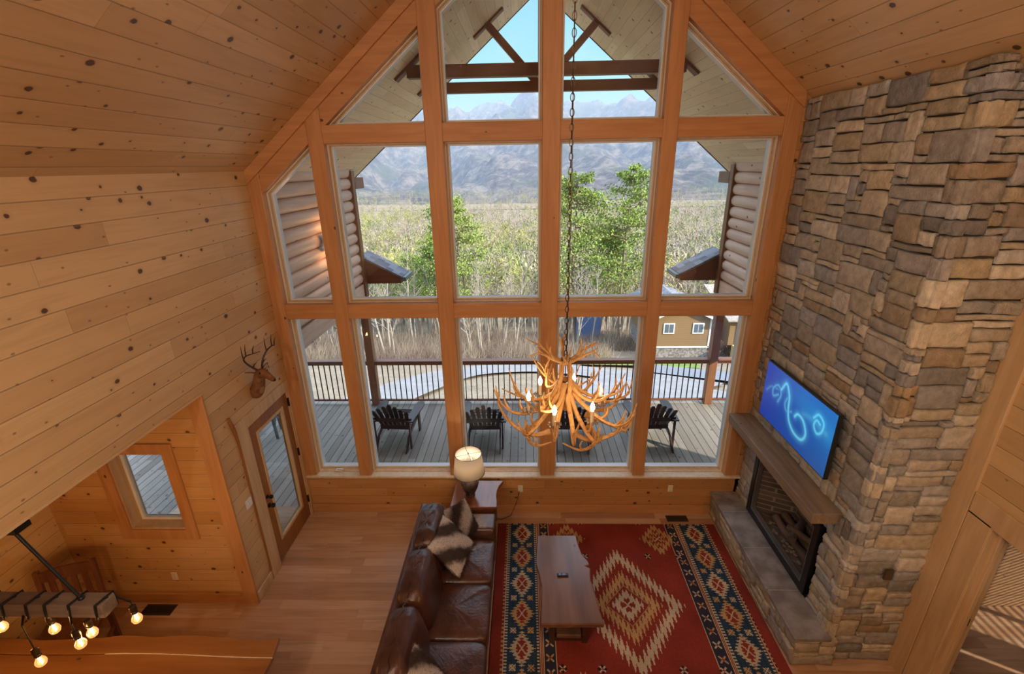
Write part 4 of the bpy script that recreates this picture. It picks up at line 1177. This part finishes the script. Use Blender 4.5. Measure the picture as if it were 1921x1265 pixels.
# ------------------------------------------------------------------ end table and lamp
M['redwood'] = timber('glossy red brown wood', 'Y', (.10,.028,.012), (.24,.085,.038), rough=.25, con=.4, coat=.4)
t = thing('end_table', 'glossy red brown wooden end table with curved edge under the lamp', 'end table', (-.66,5.11,0))
pl = [(-.33,-.275),(.28,-.275),(.275,-.15),(.262,-.05),(.265,.05),(.285,.14),(.325,.22),(.345,.27),(-.31,.275),(-.32,.0)]
MB().prism(pl, 'z', .60, .65).build('tabletop', M['redwood'], t, bevel=.01)
MB().box(-.28,.22,-.24,.24,.50,.60).build('apron', M['redwood'], t)
for x in (-.27,.21):
    for y in (-.23,.23): MB().bar((x,y,0),(x,y,.52),.06,.06,(0,1,0)).build('leg', M['redwood'], t)
MB().box(-.27,.21,-.23,.23,.14,.17).build('shelf', M['redwood'], t)
def shade_mat():
    N = NT('lamp shade linen'); N.done((.80,.72,.62), .8)
    tl = N.n('BsdfTranslucent'); tl.inputs[0].default_value = (.88,.82,.72,1); mx = N.n('MixShader'); mx.inputs[0].default_value = .5
    N.L(N.b.outputs[0], mx.inputs[1]); N.L(tl.outputs[0], mx.inputs[2]); N.L(mx.outputs[0], N.out.inputs[0]); return N.m
M['shade'] = shade_mat()
t = thing('table_lamp', 'lit table lamp with cream drum shade and dark urn base', 'lamp', (-.745,5.07,.65))
M['urn'] = plain('bronze glazed urn', (.07,.045,.035), .22, .5, var=.3, vs=10)
MB().lathe([(.055,0),(.065,.012),(.06,.03),(.075,.07),(.105,.14),(.120,.20),(.118,.235),(.095,.265),(.045,.285),(.03,.30),(.014,.32),(.012,.40)], n=28).build('base', M['urn'], t, smooth=60)
sh = MB(); prof = [(.205,.37),(.170,.655)]
for (r0,z0) in prof:
    for j in range(40): a = 2*math.pi*j/40; sh.v.append((r0*math.cos(a), r0*math.sin(a), z0))
sh.f = [(j,(j+1)%40,40+(j+1)%40,40+j) for j in range(40)]
so = sh.build('lamp_shade', M['shade'], t, smooth=80); md = so.modifiers.new('t','SOLIDIFY'); md.thickness = .003
rg = MB()
for r0, z0 in ((.171,.655),(.206,.37)): rg.tube([(r0*math.cos(a*math.pi/20), r0*math.sin(a*math.pi/20), z0) for a in range(41)], .003, 5, False)
rg.build('shade_rim', M['dbrown'], so, smooth=True)
hp = MB()
for a in (.35, .35+math.pi/2): hp.tube([(.168*math.cos(a),.168*math.sin(a),.648),(-.168*math.cos(a),-.168*math.sin(a),.648)], .0025, 5)
hp.tube([(0,0,.40),(.045,0,.44),(.06,0,.52),(.035,0,.60),(0,0,.64),(-.035,0,.60),(-.06,0,.52),(-.045,0,.44),(0,0,.40)], .0028, 5)
hp.ball((0,0,.66),(.009,.009,.014),8,6)
hp.build('harp', M['black'], t, smooth=True)
MB().ball((0,0,.48),(.03,.03,.045),12,10).build('bulb', emit('lamp bulb',(1,.72,.4),14), t, smooth=True)
light('table_lamp_light', 'POINT', (-.745,5.07,1.17), 8, (1,.80,.58), .03)
o = MB().tube([(-.10,5.47,.40),(-.12,5.44,.30),(-.15,5.42,.20),(-.22,5.36,.06),(-.36,5.33,.01),(-.5,5.36,.01)], .004, 6).build('lamp_cord', M['black'], None, smooth=True)
lab(o, 'thin dark lamp cord running from the outlet to the floor', 'cord')
def outlet(loc, rz, label, sw=False, w=.07):
    t = thing('light_switch' if sw else 'wall_outlet', label, 'switch' if sw else 'outlet', loc, rz)
    MB().box(-w/2,w/2,-.006,0,-.057,.057).build('plate', M['vinyl'] if sw else plain('ivory plate', (.72,.66,.52), .5), t, bevel=.003)
    n_ = max(1, round(w/.07))
    for k in range(n_):
        xx = (k-(n_-1)/2)*.046
        if sw: MB().box(xx-.005,xx+.005,-.016,-.006,-.012,.012).build('toggle', M['vinyl'], t)
        else:
            for z in (-.022,.022): MB().box(-.014,.014,-.009,-.006,z-.014,z+.014).build('receptacle', M['cream'], t)
outlet((-.08,5.499,.42), 0, 'outlet on the low front wall with the lamp plug, right of the end table')
outlet((2.06,5.499,.43), 0, 'outlet on the low front wall near the fireplace')
outlet((-4.07,3.964,.40), 0, 'outlet on the amber wall below the dining window')
outlet((-3.164,4.22,1.23), math.pi/2, 'triple switch plate on the pale wall left of the glazed door', True, .12)
o = MB().box(-.035,.035,-.012,.01,-.055,.055).build('wall_outlet', plain('brown outlet', (.09,.055,.035), .5)); o.location = (3.36,3.345,1.17); lab(o, 'dark brown outlet set in the orange side of the stone chimney', 'outlet')
def vent(x, y, w, h, label):
    t = thing('floor_vent', label, 'vent', (x,y,0))
    MB().box(-w/2,w/2,-h/2,h/2,0,.006).build('frame', plain('dark brown vent', (.05,.035,.022), .5), t)
    s = MB()
    for i in range(14):
        xx = -w/2+.02+(w-.04)*i/13; s.box(xx-.005,xx+.005,-h/2+.02,h/2-.02,.006,.010)
    s.build('slats', M['black'], t)
vent(-4.29,3.85,.36,.14, 'dark metal vent in the floor under the dining window')
vent(2.16,5.37,.30,.12, 'dark metal vent in the floor between the rug and the front wall')

# ------------------------------------------------------------------ coffee table and remote
M['slabwood'] = timber('coffee table slab', 'Y', (.095,.042,.024), (.22,.105,.055), rough=.33, con=.35, scale=.8, knots=.9, coat=.25)
t = thing('coffee_table', 'live edge wooden coffee table standing on the red rug', 'coffee table', (.42,3.97,.01))
L_ = [(.14,4.57),(.135,4.40),(.115,4.25),(.11,4.12),(.14,3.98),(.165,3.82),(.155,3.6),(.14,3.37)]
R_ = [(.78,3.38),(.755,3.55),(.74,3.75),(.715,3.90),(.725,4.02),(.735,4.07),(.68,4.10),(.73,4.12),(.72,4.17),(.66,4.27),(.63,4.42),(.62,4.575)]
pl = [(x-.42,y-3.97) for x,y in L_[::-1]][::-1]
poly = [(x-.42,y-3.97) for x,y in L_]+[(x-.42,y-3.97) for x,y in R_]
def ccw(p):
    a = sum(p[i-1][0]*p[i][1]-p[i][0]*p[i-1][1] for i in range(len(p))); return p if a > 0 else p[::-1]
MB().prism(ccw(poly), 'z', .385, .44).build('tabletop', M['slabwood'], t, bevel=.012, seg=3)
M['undertbl'] = timber('dark table trestle', 'Z', (.035,.016,.01), (.08,.035,.02), rough=.4)
for y in (-.44,.40):
    for x in (-.155,.19):
        MB().box(x-.03,x+.03,y-.03,y+.03,0,.39).build('leg', M['undertbl'], t, bevel=.004)
    MB().box(-.155,.19,y-.025,y+.025,.03,.08).build('stretcher', M['undertbl'], t)
    MB().box(-.155,.19,y-.025,y+.025,.33,.385).build('stretcher', M['undertbl'], t)
MB().box(-.11,.15,-.5,.46,.11,.155).build('shelf', M['slabwood'], t, bevel=.01)
t = thing('remote_control', 'small dark blue remote on the coffee table', 'remote', (.405,3.965,.451), .05)
MB().box(-.062,.062,-.022,.022,0,.018).build('body', plain('blue black plastic', (.012,.016,.05), .25), t, bevel=.007, seg=3)
MB().box(-.04,-.02,-.012,.012,.018,.021).box(.0,.03,-.012,.012,.018,.020).build('buttons', plain('pale blue buttons', (.25,.3,.5), .4), t)

# ------------------------------------------------------------------ adirondack chairs on the deck
M['adk'] = timber('near black painted wood', 'Z', (.016,.009,.009), (.034,.018,.018), rough=.35, con=.5)
def make_adk():
    t = thing('adirondack_chair', None, 'chair')
    def slat(i, n):
        s = (i-(n-1)/2); x = s*.088; hgt = .92-abs(s)*.045
        a = Vector((x*.80, -.18, .26)); b = Vector((x*1.18, -.46, hgt))
        d = (b-a).normalized(); nrm = d.cross(Vector((1,0,0))).normalized()*.010; w = Vector((.039,0,0))
        pts = []
        for tt in (0, .33, .66, .9, .97, 1.0):
            ww = w*(1 if tt < .9 else (.9 if tt < 1 else .55)); p = a.lerp(b, tt)
            pts.append((p-ww*(.75+.25*tt), p+ww*(.75+.25*tt)))
        mb = MB()
        for p, q in pts: mb.v += [tuple(p-nrm), tuple(q-nrm), tuple(q+nrm), tuple(p+nrm)]
        for k in range(len(pts)-1):
            o = k*4
            mb.f += [(o+j, o+(j+1)%4, o+4+(j+1)%4, o+4+j) for j in range(4)]
        mb.f += [(3,2,1,0), tuple(len(mb.v)-4+j for j in range(4))]
        return mb
    for i in range(7): slat(i, 7).build('back_slat', M['adk'], t)
    MB().bar((-.28,-.245,.34),(.28,-.245,.34),.02,.09,(0,0,1)).build('back_rail', M['adk'], t)
    MB().bar((-.36,-.36,.56),(.36,-.36,.56),.03,.08,(0,0,1)).build('back_rail', M['adk'], t)
    for s in (-1, 1):
        x = s*.285
        MB().prism([(-.62,0),(-.53,0),(-.34,.20),(.30,.32),(.32,.40),(-.20,.30),(-.42,.22)], 'x', x-.013, x+.013).build('rear_leg', M['adk'], t)
        MB().box(x-.013+s*.03,x+.013+s*.03,.17,.28,0,.55).build('front_leg', M['adk'], t, bevel=.004)
        MB().box(x-.012+s*.045,x+.012+s*.045,-.44,-.38,.0,.55).build('arm_post', M['adk'], t)
        ap = [(s*.265,-.44),(s*.40,-.44),(s*.425,-.1),(s*.45,.12),(s*.445,.26),(s*.41,.34),(s*.35,.36),(s*.29,.32),(s*.27,.2),(s*.262,-.05)]
        MB().prism(ccw(ap), 'z', .55, .575).build('arm', M['adk'], t, bevel=.005)
    for i in range(6):
        y = -.20+i*.098; z = .315+(y+.2)*.12
        MB().box(-.285,.285,y-.042,y+.042,z,z+.018).build('seat_slat', M['adk'], t)
    MB().bar((-.285,.31,.36),(.285,.31,.36),.02,.09,(0,0,1)).build('front_rail', M['adk'], t)
    return t
a0 = make_adk()
spots = [(-2.42,7.72,-.06,'leftmost dark adirondack chair on the deck, seen through the second window'),
         (-.76,7.70,.02,'dark adirondack chair behind the lamp shade reflection, left of the centre post'),
         (.86,7.70,-.02,'dark adirondack chair right of the centre post, behind the chandelier'),
         (2.33,7.72,.05,'rightmost dark adirondack chair, by the sunlit patch of deck')]
for i, (x, y, r, lb) in enumerate(spots):
    o = a0 if i == 0 else copy_tree(a0)
    o.location = (x, y, -.10); o.rotation_euler = (0,0,r); lab(o, lb, 'chair', 'adirondack chairs on the deck')
def stool(x, y, rz, label):
    t = thing('bar_stool', label, 'stool', (x,y,-.1), rz, 'stools on the side deck')
    m = M['adkgrey']
    for sx in (-1,1):
        for sy in (-1,1): MB().bar((sx*.20,sy*.20,0),(sx*.15,sy*.15,.72),.045,.045,(0,1,0)).build('leg', m, t)
        MB().bar((sx*.19,-.19,.25),(sx*.17,.17,.5),.03,.03).build('brace', m, t); MB().bar((sx*.19,.19,.25),(sx*.17,-.17,.5),.03,.03).build('brace', m, t)
    MB().box(-.2,.2,-.2,.2,.72,.76).build('seat', m, t, bevel=.01)
M['adkgrey'] = timber('grey green stool wood', 'Z', (.05,.055,.06), (.10,.11,.11), rough=.6)
stool(-5.05,7.75,.3,'grey wooden stool on the side deck seen through the glazed door')
stool(-6.9,7.35,.1,'grey wooden stool on the side deck seen through the dining window')

# ------------------------------------------------------------------ deer head on the left wall
M['deer'] = None
N = NT('deer hide'); P = N.obj(); s = N.n('SeparateXYZ'); N.L(P, s.inputs[0])
c = N.mix(N.sstep(N.noise(P, 12, 3), .3, .7), (.15,.065,.028), (.27,.13,.06))
front = N.sstep(N.math('SUBTRACT', s.outputs[1], N.math('MULTIPLY', s.outputs[2], .0)), .05, .12)
M['deer'] = N.done(c, .85, normal=N.bump(N.noise(P, 90, 3), .5, .004), spec=.2)
M['antler_d'] = plain('dark antler', (.055,.025,.018), .5)
t = thing('deer_head', 'mounted deer head with antlers on the wall above the glazed door', 'deer head', (-3.165,4.78,2.52), -.38); t.scale = (.86,.92,.95)
mb = MB()
def loft(mb, secs, n=16):
    # secs: centre, dir, rx, rz
    vs = []
    for c, d, ra, rb in secs:
        c = Vector(c); d = Vector(d).normalized(); up = Vector((0,0,1)); sd = d.cross(up)
        sd = sd.normalized() if sd.length > .05 else Vector((1,0,0)); u2 = sd.cross(d).normalized()
        for j in range(n):
            a = 2*math.pi*j/n; vs.append(c+sd*math.cos(a)*ra+u2*math.sin(a)*rb)
    k = len(secs); fs = [(i*n+j,i*n+(j+1)%n,(i+1)*n+(j+1)%n,(i+1)*n+j) for i in range(k-1) for j in range(n)]+[tuple(range(n))[::-1],tuple((k-1)*n+j for j in range(n))]
    return mb.add(vs, fs)
# neck comes off the wall and curves up, head points into the room, muzzle slightly low
loft(mb, [((-.01,0,-.19),(1,0,.5),.09,.09),((.05,0,-.15),(1,0,.8),.088,.092),((.11,0,-.07),(.6,0,1),.080,.082),((.145,0,.02),(.3,0,1),.070,.072),((.165,0,.085),(.7,0,.8),.066,.066),
          ((.205,0,.12),(1,0,.2),.064,.062),((.255,0,.125),(1,0,-.2),.060,.056),((.31,0,.108),(1,0,-.35),.046,.045),((.37,0,.085),(1,0,-.35),.034,.036),((.42,0,.066),(1,0,-.3),.030,.031),((.445,0,.058),(1,0,-.3),.018,.02)])
o = mb.build('body', M['deer'], t, smooth=80); sb = o.modifiers.new('s','SUBSURF'); sb.levels = 1; sb.render_levels = 2
M['nose'] = plain('black nose',(.012,.01,.01),.3); M['eye'] = plain('glass eye',(.01,.006,.004),.1); M['inear'] = plain('pale ear',(.45,.33,.25),.9)
MB().ball((.440,0,.062),(.016,.021,.018),10,8).build('nose', M['nose'], t, smooth=True)
for s_ in (-1, 1):
    MB().ball((.262,s_*.050,.140),(.014,.010,.012),10,8).build('eye', M['eye'], t, smooth=True)
    T_ = Matrix.Translation((.165,s_*.100,.150)) @ Matrix.Rotation(-s_*1.15,4,'X') @ Matrix.Rotation(-.35,4,'Y')
    ee = MB().ball((0,0,0),(.028,.014,.075),12,10).xf(T_).build('ear', M['deer'], t, smooth=True)
    MB().ball((.008,-.002,0),(.019,.015,.056),10,8).xf(T_).build('inner_ear', M['inear'], ee, smooth=True)
MB().ball((.135,0,-.07),(.055,.05,.10),12,10).build('throat', plain('pale throat fur',(.26,.15,.085),.9), t, smooth=True)
def curve3(pts, n):
    return [tuple(p) for p in ctrl(pts, n)]+[tuple(pts[-1])]
for s_ in (-1, 1):
    a = MB()
    main = [(.20,s_*.035,.17),(.16,s_*.10,.25),(.18,s_*.16,.34),(.27,s_*.18,.41),(.36,s_*.15,.44),(.43,s_*.10,.46)]
    cc = curve3(main, 30); a.tube(cc, list(np.linspace(.014,.004,len(cc))), 7)
    for f, dx, dy, dz in ((.10,.10,0,.08),(.42,.0,0,.17),(.62,.03,0,.15),(.80,.05,0,.11)):
        b = Vector(cc[int(f*(len(cc)-1))]); e1 = b+Vector((dx,dy,dz))
        a.tube([b, b.lerp(e1,.5)+Vector((-.01,0,0)), e1], [.009,.007,.002], 6)
    a.build('antler', M['antler_d'], t, smooth=True)

# ------------------------------------------------------------------ antler chandelier
N = NT('antler'); P = N.obj()
c = N.ramp(N.noise(P, 7, 4, .6), [(.3,(.46,.23,.07)),(.7,(.72,.43,.17))]); c = N.mix(N.sstep(N.noise(P, 30, 3), .5, .8), c, (.30,.13,.04))
M['antler'] = N.done(c, .45, normal=N.bump(N.noise(P, 45, 4), .4, .006))
ch = thing('antler_chandelier', 'large antler chandelier with six candle bulbs hanging on a long chain', 'chandelier', (.306,3.22,3.15))
ra = random.Random(21)
def antler(main, r0, tines, n=26):
    cc = curve3(main, n); mb = MB(); L = len(cc)
    rad = [r0*(1.25 if i < 2 else 1)*(1-.80*(i/(L-1))**1.3) for i in range(L)]
    mb.tube(cc, rad, 8)
    for f, off, tl in tines:
        i = int(f*(L-1)); b = Vector(cc[i]); off = Vector(off); e1 = b+off
        tan_ = (Vector(cc[min(i+1,L-1)])-Vector(cc[i-1])).normalized()
        mb.tube(curve3([tuple(b), tuple(b+off*.4+tan_*.02), tuple(b+off*.75+tan_*.015), tuple(e1)], 8), list(np.linspace(rad[i]*.78,.003,9)[:len(curve3([tuple(b), tuple(b+off*.4), tuple(b+off*.75), tuple(e1)], 8))]), 6)
    mb.v = [(x,y,z*.86) for x,y,z in mb.v]
    return mb
def pol(r, a, z): return (r*math.cos(a), r*math.sin(a), z)
# lower ring: beams sweeping out and up
for k in range(12):
    a = 2*math.pi*k/12+.12+ra.uniform(-.12,.12); sw = ra.choice((-1,1))*ra.uniform(.15,.5); R = ra.uniform(.50,.60); dz = ra.uniform(-.03,.04)
    main = [pol(.05,a,.0),pol(.16,a+sw*.15,-.14+dz),pol(.30,a+sw*.45,-.22+dz),pol(.43,a+sw*.75,-.22+dz),pol(.53,a+sw,-.13+dz),pol(R,a+sw*1.15,-.01+dz)]
    tn = [(.42,Vector(pol(.05,a+sw*.6+ra.uniform(-.8,.8),.13)),0),(.60,Vector(pol(.07,a+sw+ra.uniform(-.9,.9),.15)),0),(.78,Vector(pol(.05,a+sw+ra.uniform(-.9,.9),.14)),0)]
    antler(main, .021, tn).build('antler', M['antler'], ch, smooth=True)
# bottom bowl ring wrapping sideways
for k in range(7):
    a = 2*math.pi*k/7+.5; s = 1 if k % 2 else -1
    main = [pol(.20,a,-.30),pol(.30,a+s*.35,-.33),pol(.40,a+s*.75,-.30),pol(.50,a+s*1.05,-.23),pol(.56,a+s*1.28,-.12)]
    tn = [(.25,Vector(pol(.03,a,.12)),0),(.5,Vector(pol(.06,a+s*.7,.11)),0),(.74,Vector(pol(.05,a+s*1.3,.12)),0)]
    antler(main, .022, tn).build('antler', M['antler'], ch, smooth=True)
# upper tier carrying the upward tines
for k in range(6):
    a = 2*math.pi*k/6+.4; s = 1 if k % 2 else -1
    main = [pol(.04,a,.10),pol(.14,a+s*.2,-.02),pol(.26,a+s*.4,-.06),pol(.38,a+s*.6,.02),pol(.46,a+s*.7,.16)]
    tn = [(.45,Vector(pol(.04,a+s,.16)),0),(.7,Vector(pol(.08,a-s*.5,.14)),0)]
    antler(main, .020, tn).build('antler', M['antler'], ch, smooth=True)
# column and crown
for k in range(4):
    a = 2*math.pi*k/4+.3
    antler([pol(.05,a,-.12),pol(.055,a+.3,.05),pol(.045,a+.6,.20),pol(.035,a+.8,.32)], .026, []).build('antler', M['antler'], ch, smooth=True)
for k, (a, R, zt) in enumerate(((2.75,.34,.44),(3.5,.30,.38),(.35,.28,.43),(-.25,.26,.36),(1.6,.22,.46),(4.6,.16,.42))):
    main = [pol(.02,a,.28),pol(.10,a+.1,.33),pol(.20,a,.40),pol(R,a-.1,zt)]
    tn = [(.35,Vector(pol(.05,a+.6,.14)),0),(.6,Vector(pol(.06,a-.4,.07)),0)]
    antler(main, .017, tn).build('antler', M['antler'], ch, smooth=True)
# candles
M['candleflame'] = emit('candle bulb glow', (1,.70,.36), 40)
M['leafmetal'] = plain('pewter drip dish', (.22,.17,.13), .35, .7)
for k in range(6):
    a = math.radians(10)+2*math.pi*k/6; x, y, z = pol(.285, a, -.03); z = -.14
    cd = MB().tube([(x,y,z),(x,y,z+.09)], .014, 10).build('candle', M['ivory'], ch, smooth=True)
    MB().lathe([(.006,0),(.017,.018),(.018,.032),(.012,.052),(.003,.075)], (x,y,z+.09), 10).build('bulb', M['candleflame'], cd, smooth=True)
    ds = MB().lathe([(.004,-.012),(.025,-.010),(.042,.004),(.040,.006),(.014,.0)], (x,y,z), 12)
    for j in range(8):
        b = 2*math.pi*j/8; ds.ball((x+.044*math.cos(b),y+.044*math.sin(b),z+.003),(.012,.012,.007),6,4)
    ds.build('drip_dish', M['leafmetal'], cd, smooth=True)
    light('candle_light', 'POINT', (.306+x, 3.22+y, 3.15+z+.125), 2.2, (1,.62,.30), .02)
cn = MB(); z = .29; i = 0
while z < RZ-3.15-.04:
    ring = []
    for j in range(13):
        b = 2*math.pi*j/12; p = (.0125*math.cos(b), 0, .026*math.sin(b)+z+.026) if i % 2 == 0 else (0, .0125*math.cos(b), .026*math.sin(b)+z+.026)
        ring.append(p)
    cn.tube(ring, .003, 5, False); z += .043; i += 1
cn.tube([(.006,0,.29),(.010,.004,1.5),(-.006,0,3.0),(.006,0,RZ-3.17)], .003, 5)
cn.build('chain', plain('bronze chain', (.10,.07,.045), .4, .8), ch, smooth=True)
MB().lathe([(.02,.24),(.035,.26),(.035,.28),(.012,.31)], n=14).build('hub_cap', M['leafmetal'], ch, smooth=True)
MB().lathe([(.005,-.10),(.07,-.05),(.075,0)], (0,0,RZ-3.15-.03), 18).build('ceiling_canopy', M['black'], ch, smooth=True)

# ------------------------------------------------------------------ dining: table, beam light, chair
M['dining'] = timber('amber dining slab', 'X', (.14,.05,.014), (.30,.125,.038), rough=.3, con=.3, scale=.7, knots=.8, coat=.3)
dt = thing('dining_table', 'long amber live edge dining table under the hanging bulbs', 'dining table', (-3.9,2.45,0))
def sl_(pts, z0, z1): return MB().prism(ccw(pts), 'z', z0, z1)
xx = np.linspace(-1.22, 1.66, 18)
far = [(x, .50+.025*math.sin(x*2.3)+.03*noise.noise(Vector((x*3,1,0)))) for x in xx]
sp = [(x, .345+.012*math.sin(x*3.1)) for x in xx]
far[-1] = (1.63,.52)
sl_(far+[(x+.0,y) for x,y in sp[::-1]], .72, .77).build('tabletop_plank', M['dining'], dt, bevel=.008)
near = [(x, -.50+.02*math.sin(x*2.9+1)) for x in xx]
sl_([(x,y-.006) for x,y in sp]+near[::-1], .72, .77).build('tabletop_plank', M['dining'], dt, bevel=.008)
sl_([(x,y-.001) for x,y in sp[8:]]+[(x,y-.006) for x,y in sp[8:][::-1]], .76, .7712).build('pale_seam', M['cream'], dt)
for s in (-.72, 1):
    for k in (-1, 1):
        MB().bar((s*1.48, k*.34, 0), (s*1.40, -k*.22, .72), .09, .07, (1,0,0)).build('leg', M['undertbl'], dt)
MB().bar((-1.05,0,.36),(1.44,0,.36),.07,.09).build('stretcher', M['undertbl'], dt)
bl = thing('beam_light', 'hanging timber beam light wrapped in black cord with filament bulbs', 'pendant light', (-3.75,2.45,1.85))
M['barn'] = timber('grey brown barn beam', 'X', (.12,.075,.05), (.24,.16,.11), rough=.8, bump=.8)
MB().box(-.95,.665,-.06,.06,-.12,0).build('beam', M['barn'], bl, bevel=.008)
def bulb_at(x, dx, dy, L, n):
    wr = MB()
    q = .064
    path = [(x-.02,-q,-.13),(x-.005,-q-.002,-.07),(x+.01,-q,.004),(x+.02,0,.006),(x+.03,q,.004),(x+.035,q,-.07),(x+.03,q,-.124),(x+.01,0,-.126),(x-.02,-q,-.124),(x-.012,-q,-.07),(x+.004,-q,.006),(x+.03,0,.012),(x+.035,q,-.05),(x+dx,dy,-.13)]
    wr.tube(path, .008, 6); wr.tube([(x+dx,dy,-.125),(x+dx,dy,-.16-L)], .005, 6)
    w_ = wr.build('cord', M['black'], bl, smooth=True)
    MB().lathe([(.010,.03),(.024,.02),(.026,-.015),(.020,-.03),(.024,-.035),(.022,-.05)], (x+dx,dy,-.17-L), 12).build('socket', plain('aged bronze socket',(.07,.045,.03),.35,.7), w_, smooth=True)
    gl = MB().lathe([(.013,0),(.018,-.02),(.034,-.05),(.037,-.068),(.030,-.090),(.012,-.105),(.003,-.108)], (x+dx,dy,-.215-L), 14)
    gl.build('bulb', M['edison'], w_, smooth=True)
    MB().tube([(x+dx-.008,dy,-.235-L),(x+dx-.010,dy,-.285-L),(x+dx,dy,-.25-L),(x+dx+.010,dy,-.285-L),(x+dx+.008,dy,-.235-L)], .0035, 5).build('filament', emit('filament',(1,.62,.22),160), w_)
    light('beam_bulb_light', 'POINT', (-3.75+x+dx, 2.45+dy, 1.85-.27-L), 2.0, (1,.52,.18), .012)
N = NT('amber bulb glass'); tr = N.n('BsdfTransparent'); tr.inputs[0].default_value = (1,.86,.6,1); gl = N.n('BsdfGlossy'); gl.inputs['Roughness'].default_value = .02
em = N.n('Emission'); em.inputs[0].default_value = (1,.50,.14,1); em.inputs[1].default_value = 1.0
fr = N.n('Fresnel'); mx = N.n('MixShader'); N.L(fr.outputs[0], mx.inputs[0]); N.L(tr.outputs[0], mx.inputs[1]); N.L(gl.outputs[0], mx.inputs[2])
ad = N.n('AddShader'); N.L(mx.outputs[0], ad.inputs[0]); N.L(em.outputs[0], ad.inputs[1]); N.L(ad.outputs[0], N.out.inputs[0]); M['edison'] = N.m
for i, (x, dx, dy, L) in enumerate(((.62,.10,.09,.03),(.42,.04,-.02,.04),(.24,.20,-.10,.05),(.10,.02,.02,.06),(-.08,.17,-.12,.22),(-.26,.0,.0,.02),(-.42,.08,-.08,.20),(-.62,.0,.05,.1),(-.80,0,-.05,.15))):
    bulb_at(x, dx, dy, L, i)
MB().tube([(.47,0,.0),(.22,-.01,.63)], .012, 8).build('hanging_rod', M['black'], bl, smooth=True)
MB().tube([(-.60,0,.0),(-.10,-.01,.63)], .012, 8).build('hanging_rod', M['black'], bl, smooth=True)
MB().box(-.15,.25,-.03,.08,.62,.66).build('hanger_bar', M['black'], bl)
MB().tube([(.05,0,.65),(.05,0,.95)], .012, 8).build('drop_rod', M['black'], bl, smooth=True)
MB().ball((.47,0,.01),(.022,.022,.018),10,8).build('rod_swivel', M['black'], bl, smooth=True)

M['chairwood'] = timber('reddish dining chair wood', 'Z', (.085,.028,.014), (.19,.075,.036), rough=.4)
t = thing('dining_chair', 'reddish brown slat back wooden chair in the corner behind the beam light', 'chair', (-4.62,3.25,0), .40)
for x in (-.23,.23):
    MB().bar((x,-.21,0),(x,-.21,.45),.045,.045,(0,1,0)).build('leg', M['chairwood'], t)
    MB().prism([(.17,0),(.215,0),(.235,.45),(.31,1.03),(.27,1.03),(.19,.45)], 'x', x-.022, x+.022).build('leg', M['chairwood'], t)
    MB().box(x-.012,x+.012,-.2,.2,.16,.20).build('stretcher', M['chairwood'], t)
MB().box(-.25,.25,-.24,.22,.44,.475).build('seat', M['chairwood'], t, bevel=.008)
cr = MB()
for i in range(9):
    x = -.215+.43*i/8; cr.v += [(x,.262,.90),(x,.292,.90),(x,.30,1.0+.03*math.cos((i-4)/4*1.4)),(x,.27,1.0+.03*math.cos((i-4)/4*1.4))]
for i in range(8):
    b = i*4; cr.f += [(b+k,b+4+k,b+4+(k+1)%4,b+(k+1)%4) for k in range(4)]
cr.build('crest_rail', M['chairwood'], t)
MB().bar((-.21,.235,.56),(.21,.235,.56),.025,.06).build('lower_rail', M['chairwood'], t)
for i in range(4):
    x = -.135+.09*i; MB().bar((x,.238,.57),(x,.275,.92),.05,.014,(0,1,0)).build('back_slat', M['chairwood'], t)
